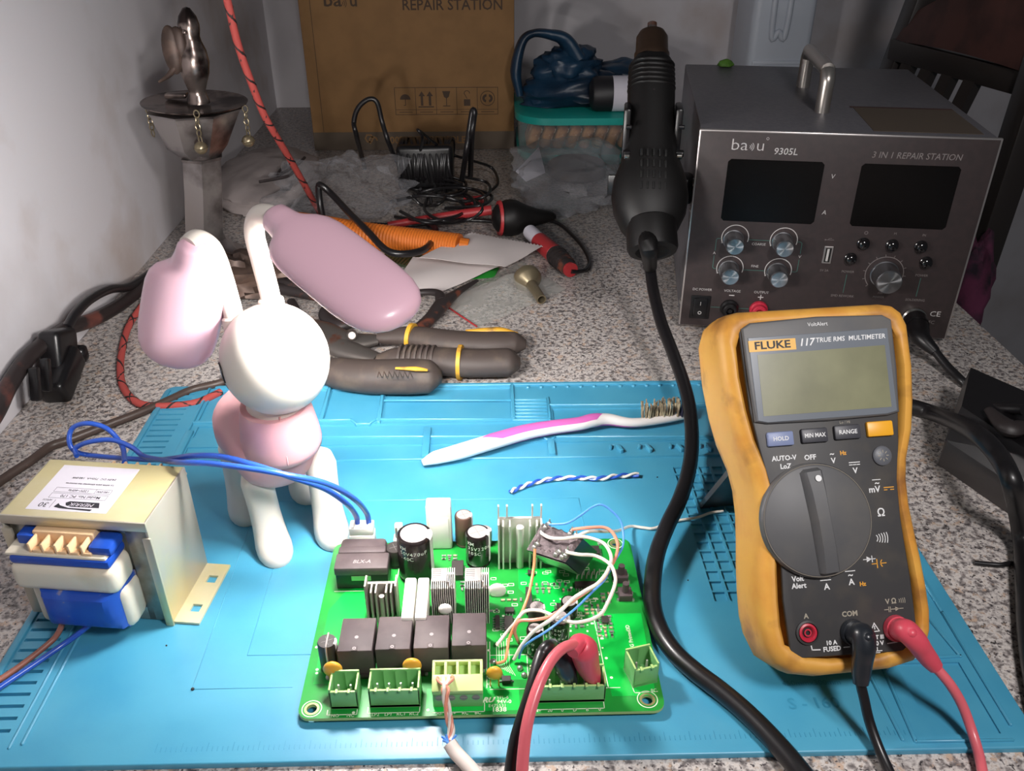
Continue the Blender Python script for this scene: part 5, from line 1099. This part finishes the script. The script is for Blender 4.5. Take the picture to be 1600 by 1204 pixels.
cable(path((893, 424, 7), (905, 424, 5), (916, 420, 3), (921, 408, 2.2), (912, 388, 2.2), (895, 368, 2.2), (870, 348, 2.2), (840, 344, 4), (800, 352, 3), (760, 345, 3), (700, 345, 3), (640, 352, 3), (580, 350, 3), (530, 352, 3)), 1.9, 'cable_black', 'thin black cord curling from the red iron handle back past the orange hose')
# orange corrugated hose
P = path((455, 350, 13), (500, 356, 13), (560, 366, 13), (620, 374, 13), (670, 380, 13), (718, 386, 13))
m = MB(); m.tube(P, lambda t: 12.2+.45*math.sin(t*2*PI*58), 20, sub=70); m.tube([P[-1], P[-1]+Vector((8, -1, -1))], 9, 16, sub=0)
solo(m, 'corrugated_hose', 'hose_orange', 'orange corrugated hose lying across the counter behind the pink lamp ears', 'hose', smooth=20)
m = MB(); q = path((596, 408, 2), (640, 420, 2), (665, 396, 3), (612, 390, 3)); m.loft([q, [p+Vector((0, 0, 2)) for p in q]]); 
for k in range(10): p = q[0].lerp(q[1], k/9); r = q[3].lerp(q[2], k/9); m.cyl(p+Vector((0, 0, 2)), r+Vector((0, 0, 2)), 1.0, n=6)
solo(m, 'terminal_strip', 'strip_green', 'dark olive ribbed strip lying between the orange hose and the paper', 'strip', smooth=None)
# papers
def sheet(name, pts, label, mt='paper', lift=(), cat='paper', n=12, jag=False, th=.35):
    """four corner points (px, py, z) -> gently curved sheet with thickness"""
    a, b, c_, d = [at(*p) for p in pts]; V = []; 
    random.seed(len(label))
    for j in range(n+1):
        for i in range(n+1):
            u, v = i/n, j/n; p = a.lerp(b, u).lerp(d.lerp(c_, u), v); p = p+Vector((0, 0, 3.5*math.sin(u*PI)*math.sin(v*PI)+1.6*noise.noise(p*.03)))
            if jag and j == n: p = p+Vector((0, 1.7 if i % 2 else -1.7, 0))
            V.append(Vector((p.x, p.y, max(p.z, .2))))
    N = len(V); V += [p+Vector((0, 0, th)) for p in V]; Fc = []
    for j in range(n):
        for i in range(n): k = j*(n+1)+i; Fc.append((k, k+n+1, k+n+2, k+1)); Fc.append((N+k, N+k+1, N+k+n+2, N+k+n+1))
    for i in range(n):
        Fc.append((i, i+1, N+i+1, N+i)); k = n*(n+1)+i; Fc.append((k+1, k, N+k, N+k+1)); k = i*(n+1); Fc.append((k+n+1, k, N+k, N+k+n+1)); k = i*(n+1)+n; Fc.append((k, k+n+1, N+k+n+1, N+k))
    m = MB().add(V, Fc); return solo(m, name, mt, label, cat, smooth=60)
sheet('paper_scrap', [(610, 450, 5), (682, 458, 3), (795, 410, 8), (645, 402, 8)], 'smaller plain white paper scrap lying under the serrated one')
sheet('paper_scrap', [(655, 402, 16), (790, 418, 14), (848, 384, 14), (735, 364, 16)], 'white paper scrap with a serrated torn far edge, on top of the other scrap', jag=True, n=44)
sheet('green_card', [(728, 436, 1), (772, 434, 1), (780, 419, 1), (745, 417, 1)], 'small green card peeking out under the white paper', 'card_green', cat='card', n=3)
# zip bag with metal nozzle
root = thing('zip_bag', 'clear zip bag with a red seal line holding a metal nozzle', 'plastic bag', at(790, 460, 0))
m = MB(); a, b, c_, d = path((745, 512, .4), (885, 452, .4), (815, 408, .4), (688, 472, .4)); n = 22; V = []
for j in range(n+1):
    for i in range(n+1):
        u, v = i/n, j/n; p = a.lerp(b, u).lerp(d.lerp(c_, u), v); e = math.sin(u*PI)*math.sin(v*PI)
        V.append(Vector((p.x, p.y, .4+e*(4+9*math.exp(-((u-.72)**2+(v-.6)**2)*14))+abs(noise.noise(p*.09))*3*min(1, e*3))))
m.add(V, [(j*(n+1)+i, j*(n+1)+i+1, (j+1)*(n+1)+i+1, (j+1)*(n+1)+i) for j in range(n) for i in range(n)]); m.build('film', 'zip_bag', root, smooth=50)
m = MB(); P = path((692, 474, 1.2), (718, 492, 2.0), (745, 510, 1.2)); m.tube(P, .7, 6); m.build('seal_line', 'tool_red', root)
root = thing('metal_nozzle', 'short chrome hot air nozzle lying inside the clear zip bag', 'nozzle', at(830, 450, 0))
p, q = at(822, 432, 9), at(846, 468, 5)
m = MB(); m.lathe([(10.5, 0), (12, 1), (12, 6), (10.5, 8), (4.5, 14), (4.2, (q-p).length), (3.2, (q-p).length), (3.2, 12)], 28, 0, alongz(p, q), cap=False); m.cyl(p, p+(q-p)*.02, 10.5, n=24); m.build('nozzle_body', 'brass', root)
# red and black iron handle, bulb, rods
root = thing('iron_handle', 'red and black ribbed tool handle with a cord coming out of its end', 'tool', at(865, 395, 0))
a, b, c_, d, e = at(828, 362, 9), at(842, 376, 9), at(868, 398, 9), at(890, 420, 8), at(896, 425, 8)
m = MB(); m.cyl(b, c_, 8.2, 9, 22, bev=1); m.build('red_grip', 'tool_red', root)
m = MB(); m.tube([c_, c_.lerp(d, .5), d], [9.2, 8.8, 7], 20)
for k in range(4): m.cyl(c_.lerp(d, .1+k*.2), c_.lerp(d, .18+k*.2), 9.8-k*.4, n=20)
m.build('ribbed_end', 'tool_black', root); m = MB(); m.lathe([(3.4, 0), (6.6, 0), (6.6, 3), (3.4, 3)], 20, 0, alongz(d, d+(e-d))); m.build('end_ring', 'tool_red', root, flip=False)
m = MB(); m.cyl(a, b, 7, 7.4, 18); m.build('collar', 'paper_label', root)
root = thing('suction_bulb', 'round black rubber bulb with a red ring and a tapering black tail', 'tool', at(795, 350, 0))
p = at(798, 340, 17); q = at(868, 338, 15)
m = MB(); d = (q-p).normalized(); m.lathe([(.01, -19), (7, -18), (12, -15), (15, -11), (17, -6), (18, 0), (17, 6), (13, 14), (8.5, 26), (5, 42), (2.6, (q-p).length)], 30, 0, alongz(p, q)); m.build('bulb', 'gun_black', root, smooth=60)
m = MB(); m.lathe([(12, 0), (16.6, .4), (17.4, 3), (12, 3)], 30, 0, alongz(p-d*13, p)); m.build('red_ring', 'tool_red', root)
m = MB(); m.tube([at(606, 352, 5), at(680, 340, 8), at(768, 328, 14)], [3.6, 4.2, 5], 14, sub=4); solo(m, 'red_rod', 'tool_red', 'long dull red rod pointing left from the black bulb', 'tool')
m = MB(); m.tube([at(725, 315, 5), at(755, 312, 6)], 5, 14, sub=0); solo(m, 'red_plug', 'tool_red', 'short red plug half buried in the black cable tangle', 'plug')

# ---------------------------------------------------------------- pliers and dark tools behind the lamp
def grip(m, pts, rs, mi=0, flat=.8): m.tube(pts, rs, 20, mi, flat=flat)
root = thing('pliers', 'big dirty pliers with dark handles banded in yellow, jaws behind the lamp', 'pliers', at(640, 560, 0))
pv = at(540, 534, 11)
hA = [pv, at(590, 527, 12), at(640, 526, 13), at(700, 535, 13), at(760, 538, 13), at(800, 536, 13), at(822, 538, 12)]
hB = [at(545, 552, 10), at(590, 562, 11), at(620, 562, 12), at(680, 564, 13), at(740, 567, 13), at(790, 566, 13), at(812, 567, 12)]
for h_ in (hA, hB):
    m = MB(); grip(m, h_[1:], [5, 9, 11, 11.2, 11.2, 10, 4] if h_ is hA else [5, 10, 11.5, 12, 12, 12, 5])
    if h_ is hB:
        for k in range(7): p = h_[2].lerp(h_[3], .1+k*.14); q = h_[2].lerp(h_[3], .16+k*.14); m.cyl(p, q, 11.6, n=18)
    hd = m.build('handle', 'grip_dark', root, smooth=60)
    m = MB(); i = 2 if h_ is hA else 3; t = .0 if h_ is hA else .6; u = h_[i].lerp(h_[i+1], t); v = h_[i].lerp(h_[i+1], t+.10); m.cyl(u, v, 10.6 if h_ is hA else 12.7, n=22)
    if h_ is hA:
        m.build('yellow_band', 'grip_yellow', hd); m = MB(); m.tube([h_[5]+Vector((-34, 7, 7)), h_[5]+Vector((-10, 8, 7)), h_[6]+Vector((-6, 6, 6))], [1.5, 3.4, 1.5], 10, flat=.6); m.build('yellow_inlay', 'grip_yellow', hd); continue
    m.build('yellow_band', 'grip_yellow', hd)
m = MB(); m.tube([at(590, 530, 11), pv, at(500, 520, 11), at(455, 505, 10), at(420, 492, 8)], [6, 13, 14, 11, 5], 16, flat=.5); m.tube([at(590, 560, 11), at(540, 545, 11), at(500, 525, 11), at(450, 520, 10), at(415, 505, 8)], [6, 11, 14, 11, 5], 16, flat=.5)
m.build('jaws', 'tool_steel', root, smooth=50)
m = MB(); m.cyl(at(550, 524, 15), at(550, 524, 21), 4.4, 3.6, 18, bev=1); m.build('pivot', 'tool_steel', root)
root = thing('hand_tool', 'single thick brown-black tool handle with scratched lettering, nearest the blue mat', 'tool', at(600, 600, 0))
P = [at(500, 575, 13), at(530, 583, 13), at(580, 588, 14), at(640, 588, 15), at(672, 588, 15), at(688, 590, 13)]
m = MB(); grip(m, P, [9, 12.5, 13.5, 14, 13, 5], flat=.85); m.build('handle', 'grip_dark', root, smooth=60)
m = MB(); m.tube([at(618, 575, 27.5), at(650, 576, 28.3), at(668, 578, 27)], [.8, 1.6, .8], 8); m.build('yellow_inlay', 'grip_yellow', root)
m = MB()
for k in range(7): a = at(590+k*8, 590, 26.2); m.tube([a, at(592+k*8, 580, 27.6), at(597+k*8, 590, 26.4)], .4, 5, sub=0)
m.build('embossing', 'tool_steel', root, smooth=None)
root = thing('shears', 'dark steel shears with looped handle poking out behind the right pink ear', 'shears', at(660, 480, 0))
m = MB(); m.tube([at(745, 438, 8), at(715, 456, 9), at(692, 474, 9), at(672, 498, 8), at(640, 522, 8), at(590, 535, 8)], [2, 4, 7, 6, 6, 4], 12, flat=.6)
m.tube([at(690, 470, 10), at(684, 458, 11), at(660, 456, 10), at(640, 462, 9), at(636, 472, 9)], [5, 4, 3.5, 3.5, 4], 12, flat=.7); m.build('handle', 'tool_black', root, smooth=60)
m = MB(); m.tube([at(640, 462, 9), at(600, 448, 9), at(560, 440, 8), at(500, 436, 7)], [4, 6, 6, 3], 12, flat=.4); m.build('blade', 'tool_steel', root)
random.seed(4)
for i, (pts, r, lab) in enumerate((
    ([(372, 452, 6), (400, 448, 8), (450, 452, 8), (500, 462, 8), (545, 470, 6)], 7, 'dark rusty flat bar lying just behind the lamp head'),
    ([(520, 470, 8), (508, 490, 9), (525, 508, 9), (550, 500, 9), (548, 478, 9)], 6, 'dark curled tool grip right of the lamp head'),
    ([(380, 432, 12), (430, 436, 12), (470, 446, 12), (520, 444, 10)], 5, 'long dark shaft lying behind the white ear stalks'),
    ([(455, 470, 5), (470, 500, 5), (500, 515, 5), (540, 512, 5)], 6, 'blackened steel bar bent beneath the curled tool grip'))):
    m = MB(); m.tube([at(*p) for p in pts], [r*.6, r, r, r*.6], 12, flat=.7); solo(m, 'old_tool', 'tool_black', lab, 'tool', 'old tools behind the lamp', smooth=60)
# dark cloth-like heap at the foot of the stand
c = at(310, 425, 0); m = MB(); crumple(m, (c.x+50, c.y-34, 10), (42, 30, 20), 33, .35, 36, 20, fr=2); solo(m, 'tool_pouch', 'tarnish', 'dark crumpled leathery heap at the foot of the metal stand', 'pouch', smooth=50)

# ---------------------------------------------------------------- tarnished metal stand with bird figure
def build_stand():
    Y = 762; q = lambda px, py: aty(px, py, Y)
    c = q(322, 400); root = thing('metal_stand', 'tarnished silver pedestal with a bird figure, cup and hanging bells by the wall', 'ornament', (c.x, Y, 0))
    xs = q(318, 300).x
    def sq(px0, px1, py, k=1.0, n=6):
        a, b = q(px0, py), q(px1, py); r = (b.x-a.x)/2/math.cos(PI/n)*k; cx = (a.x+b.x)/2
        return [Vector((cx+r*math.cos(2*PI*i/n+PI/n+.25), Y+r*math.sin(2*PI*i/n+PI/n+.25), a.z)) for i in range(n)]
    m = MB(); m.loft([sq(298, 350, 405), sq(292, 348, 380), sq(290, 346, 300), sq(287, 344, 248), sq(285, 346, 243)]); m.build('post', 'silver_metal', root, smooth=20)
    z0 = q(320, 390).z; m = MB(); cx = q(322, 390).x; m.lathe([(36, .3), (36, 4), (28, 9), (20, max(z0, 16)+4)], 8, 0, T(cx, Y, 0)); m.build('foot', 'silver_metal', root, smooth=20)
    m = MB(); m.loft([sq(286, 342, 243, n=8), sq(264, 354, 225, n=8), sq(240, 372, 172, n=8), sq(236, 376, 168, n=8)], cap=True); m.build('cup', 'silver_metal', root, smooth=20)
    m = MB(); a = q(306, 158); m.lathe([(30, -4), (43, 0), (43.5, 1), (30, -1.5), (8, -2), (.01, -2)], 36, 0, T(a.x-1, Y, a.z-1) @ RY(.04)); m.box((a.x-20, Y+14, a.z+2), (18, 10, 4), 0, bev=1); m.build('dish', 'silver_dark', root, smooth=30)
    z = a.z
    bird = MB(); f = q(309, 158)
    bird.lathe([(9.5, 0), (9, 3), (7.6, 6), (7, 10), (8.6, 15), (11.8, 24), (13, 33), (11.5, 42), (8.6, 49), (7.8, 53), (8.6, 58), (8.6, 62), (7, 68), (3, 74), (.01, 75)], 26, 0, T(f.x+.5, Y, f.z-1) @ RY(.05))
    bird.sph((f.x+2, Y-6, f.z+56), (3, 5, 2.5), 12, 8)
    b_ = bird.build('bird_figure', 'silver_dark', root, smooth=60)
    m = MB(); a = q(274, 75); m.sph((a.x, Y-9, a.z), (7.8, 5, 19), 20, 14); m.sph((q(282, 58).x, Y-8, a.z+5), (7, 4.5, 13), 16, 10); m.build('wing', 'tarnish', b_, smooth=60)
    m = MB(); m.tube([q(284, 88)+Vector((0, -8, 0)), q(277, 104)+Vector((0, -10, 0)), q(268, 115)+Vector((0, -10, 0)), q(254, 124)+Vector((0, -10, 0))], [3.4, 2.8, 2.0, .9], 10); m.build('tail_hook', 'tarnish', b_)
    def chain(pts, bell, dy):
        m = MB()
        for k, (px, py) in enumerate(pts):
            p = aty(px, py, Y+dy); m.ring(0, 0, 0); m.tube([p+(RZ(k*1.4).to_3x3() @ Vector((2.2*math.cos(a), 0, 3.0*math.sin(a)))) for a in [i*PI/3 for i in range(6)]], .55, 5, closed=True, sub=3)
        c_ = m.build('chain', 'brass', root, smooth=60)
        if bell: p = aty(*bell, Y+dy); m = MB(); m.sph(p, (5.4, 5.4, 5.2), 18, 12); m.lathe([(5.5, -.5), (5.9, 0), (5.5, .5)], 20, 0, T(*p), cap=False); m.build('bell', 'brass', c_)
    chain([(232, 172), (233, 181), (235, 190), (237, 198), (239, 208)], None, -4); chain([(383, 170), (384, 180), (385, 190), (387, 200), (388, 208)], (388, 220), -4); chain([(307, 178), (308, 188), (309, 198), (311, 208), (313, 218)], (314, 231), -42)
build_stand()

# ---------------------------------------------------------------- cords and cables
def braided(pts, r, label, turns):
    root = thing('braided_cord', label, 'cord', (pts[-1].x, pts[-1].y, 0))
    m = MB(); m.tube(pts, r, 12); m.build('sleeve', 'cord_red', root, smooth=60)
    m = MB(); twist(m, pts, r*.76, r*.38, turns, 0, 0, 6); twist(m, pts, r*.76, r*.34, -turns*.83, 2.0, 0, 6); m.build('black_tracer', 'cord_black', root, smooth=60)
braided([aty(340, -60, 690), aty(355, 0, 700), aty(372, 70, 712), aty(393, 130, 725), aty(413, 180, 740), aty(430, 210, 755), aty(455, 252, 790), aty(480, 296, 830), at(500, 333, 6), at(512, 350, 3.2)], 3.0, 'red and black braided cord hanging down from above past the pedestal', 12)
braided(path((262, 440, 6), (235, 462, 4), (215, 487, 3.4), (200, 512, 3.4), (191, 545, 3.4), (188, 580, 3.2), (193, 605, 3), (210, 626, 3), (235, 634, 3), (270, 634, 3), (310, 628, 3), (345, 612, 3)), 2.6, 'red and black braided cord looping on the granite below the left pink ear', 10)
X = -306
cable([atx(-60, 720, X), atx(-10, 650, X), atx(15, 600, X), atx(50, 552, X), atx(100, 515, X+2), atx(150, 497, X+4), atx(205, 478, X+6), atx(262, 468, X+12)], 5.4, 'cable_rusty', 'thick black cable scuffed with red running along the left wall')
cable([atx(105, 512, X+6), atx(118, 490, X+6), atx(140, 468, X+6), atx(170, 452, X+6), atx(205, 446, X+6), atx(255, 446, X+8)], 3.6, 'cable_black', 'black cable rising above the scuffed cable on the left wall')
cable([at(-60, 800, 3), at(0, 752, 3), at(48, 720, 3), at(78, 698, 3), at(106, 688, 3), at(160, 667, 3), at(213, 647, 3), at(260, 627, 3), at(300, 609, 3.6), at(350, 596, 5), at(400, 570, 4), at(450, 540, 3)], 2.9, 'cable_brown', 'dark brown cable running diagonally behind the transformer to the lamp')
root = thing('wall_plug', 'chunky black multi-way plug leaning at the foot of the left wall', 'plug', (-300, 540, 0))
a = atx(88, 565, X+6)
m = MB(); m.box((0, 0, 0), (15, 30, 40), 0, T(a.x, a.y+6, a.z) @ RX(-.35), bev=4, seg=3); m.box((0, 0, 0), (19, 40, 20), 0, T(a.x+3, a.y-4, max(a.z-12, 13)) @ RX(.35), bev=4, seg=3); m.box((0, 0, 0), (10, 10, 12), 0, T(a.x+6, a.y+22, a.z-6), bev=3); m.build('plug_body', 'jack_black', root, smooth=50)
m = MB(); p = atx(55, 600, X+10); m.box((0, 0, 0), (6, 6, 22), 0, T(p.x, p.y, max(p.z, 12)) @ RX(-.4), bev=1.5); m.box((0, 0, 0), (6, 6, 22), 0, T(p.x+2, p.y+12, max(p.z, 12)) @ RX(-.4), bev=1.5); m.build('prong', 'jack_black', root)

# ---------------------------------------------------------------- right side: box, cables, chair, canister
root = thing('black_case', 'matt black hinged case at the right edge of the counter', 'case', (395, 465, 0))
a, b_, c_, d = at(1466, 722, 2), at(1596, 812, 2), at(1690, 720, 2), at(1500, 645, 2)
def lift(P, z): return [Vector((p.x, p.y, z)) for p in P]
q = [a, b_, b_+Vector((60, 56, 0)), a+Vector((40, 62, 0))]
m = MB(); m.loft([lift(q, .4), lift([q[0]+Vector((3, 2, 0)), q[1]+Vector((2, 3, 0)), q[2]+Vector((-3, -2, 0)), q[3]+Vector((-2, -3, 0))], 18)]); m.build('case_base', 'wood_dark', root, smooth=None)
m = MB(); m.loft([lift(q, 18.5), lift([q[0]+Vector((10, 10, 0)), q[1]+Vector((6, 10, 0)), q[2]+Vector((-6, -4, 0)), q[3]+Vector((-2, -6, 0))], 36)]); m.build('case_lid', 'jack_black', root, smooth=None)
m = MB(); m.tube([at(1545, 640, 40), at(1575, 668, 40), at(1600, 668, 40), at(1640, 680, 40)], [3, 7, 5, 4], 12, flat=.7); solo(m, 'pliers', 'tool_black', 'dark tool lying on top of the black case at the right edge', 'tool')
cable([at(1380, 628, 4), at(1425, 636, 5), at(1460, 646, 8), at(1495, 660, 28), at(1530, 680, 46), at(1560, 712, 47), at(1580, 750, 46), at(1592, 800, 24), at(1600, 850, 8), at(1604, 920, 6), at(1612, 1020, 5.5), at(1640, 1160, 5.5), at(1680, 1300, 5.5)], 5.2, 'cable_black', 'thick black cable passing from behind the multimeter over the black case')
cable(path((1522, 879, 1.4), (1545, 881, 1.6), (1565, 882, 2), (1580, 880, 1.6), (1620, 884, 1.4)), 1.3, 'cable_black', 'thin black wire end lying on bare granite at the right edge', 'thin_wire')
def build_chair():
    Yc = 985; q = lambda px, py, y=Yc: aty(px, py, y)
    root = thing('wooden_chair', 'dark wooden chair with slatted back and reddish top panel behind the counter', 'chair', (560, 900, -750))
    # back plane runs from left post to right post; the right one is nearer
    Yl, Yr = 1010, 800
    L0, L1 = q(1468, -45, Yl), q(1398, 110, Yl); R0, R1 = q(1640, 70, Yr), q(1505, 480, Yr)
    def extend(a, b, z): t = (z-a.z)/(b.z-a.z); return a+(b-a)*t
    def bar(m, a, b, w_, d=None): 
        Mx = alongz(a, b); m.box((0, 0, (b-a).length/2), (w_, d or w_*.8, (b-a).length), 0, Mx, bev=2)
    Lb = Vector((L1.x-6, L1.y-20, -20)); 
    for nm, a, b in (('post', L0+Vector((0, 0, 40)), L1), ('post', R0, R1)):
        m = MB(); f = extend(a, b, -749.5) ; f.x = b.x+20; f.y = b.y-10; f.z = -749.5
        dwn = b+(b-a).normalized()*60; bar(m, a, dwn, 30); bar(m, dwn, Vector((max(dwn.x, 420), dwn.y, -749.5)), 26); m.build(nm, 'wood_dark', root)
    TL, TR = q(1430, 20, Yl), q(1660, 20, Yr); BL, BR = q(1402, 62, Yl), q(1625, 118, Yr)
    m = MB(); n = Vector((.65, .76, 0))*9
    arch = [TL.lerp(TR, t)+Vector((0, 0, 26*math.sin(t*PI))) for t in [i/8 for i in range(9)]]; low = [BL.lerp(BR, t)+Vector((0, 0, 4*math.sin(t*PI))) for t in [i/8 for i in range(9)]]
    m.loft([[a-n, a+n, b+n, b-n] for a, b in zip(arch, low)]); m.build('back_panel', 'wood_red', root)
    m = MB(); a, b = q(1396, 76, Yl), q(1632, 138, Yr); bar(m, a, b, 14, 22); m.build('back_rail', 'wood_dark', root)
    for k in range(4):
        t = .16+k*.15; u_ = q(1632, 138, Yr)-q(1396, 82, Yl); a = q(1396, 80, Yl)+u_*t; e_ = a+Vector((-52, 10, -230)); m = MB(); s_ = Vector((u_.x, u_.y, 0)).normalized()*8; n_ = Vector((-s_.y, s_.x, 0)).normalized()*5; m.loft([[c+s_+n_, c-s_+n_, c-s_-n_, c+s_-n_] for c in (a, e_)]); m.build('slat', 'wood_dark', root, smooth=None)
    m = MB(); m.bx(470, 760, 640, 1000, -330, -300, bev=6); m.build('seat', 'wood_dark', root)
    for x, y in ((490, 660), (740, 660), (740, 980)): m = MB(); m.bx(x-15, x+15, y-15, y+15, -749.5, -330, bev=2); m.build('leg', 'wood_dark', root)
build_chair()
m = MB(); c = aty(1523, 430, 760); crumple(m, (c.x+4, 770, c.z-30), (15, 28, 62), 41, .25, 24, 16, zmin=-400); solo(m, 'pink_cloth', 'cloth_pink', 'dark pink cloth hanging beside the repair station at the counter edge', 'cloth', smooth=60)
# white canister behind the station
root = thing('plastic_canister', 'tall whitish plastic canister standing behind the repair station', 'canister', (300, 1250, 0))
a, b_ = aty(1166, 100, 1230), aty(1262, 100, 1230); m = MB(); m.bx(a.x, b_.x, 1225, 1320, .3, 330, bev=10, seg=3); m.build('canister_body', 'canister', root)
m = MB(); zz = a.z; m.bx(a.x+6, b_.x-6, 1223, 1226, zz, zz+5, bev=1); m.tube([(a.x+26, 1224, 330), (a.x+26, 1224, zz+50), (a.x+36, 1224, zz+42), (a.x+46, 1224, zz+50), (a.x+46, 1224, 330)], 4, 10); m.build('moulded_rib', 'canister', root)
m = MB(); c = st(37, 226, 155.6); crumple(m, (c.x, c.y, 158), (7, 5, 4), 51, .2, 14, 10, zmin=155.8); solo(m, 'green_scrap', 'lime', 'tiny lime green scrap on the far edge of the repair station top', 'scrap')
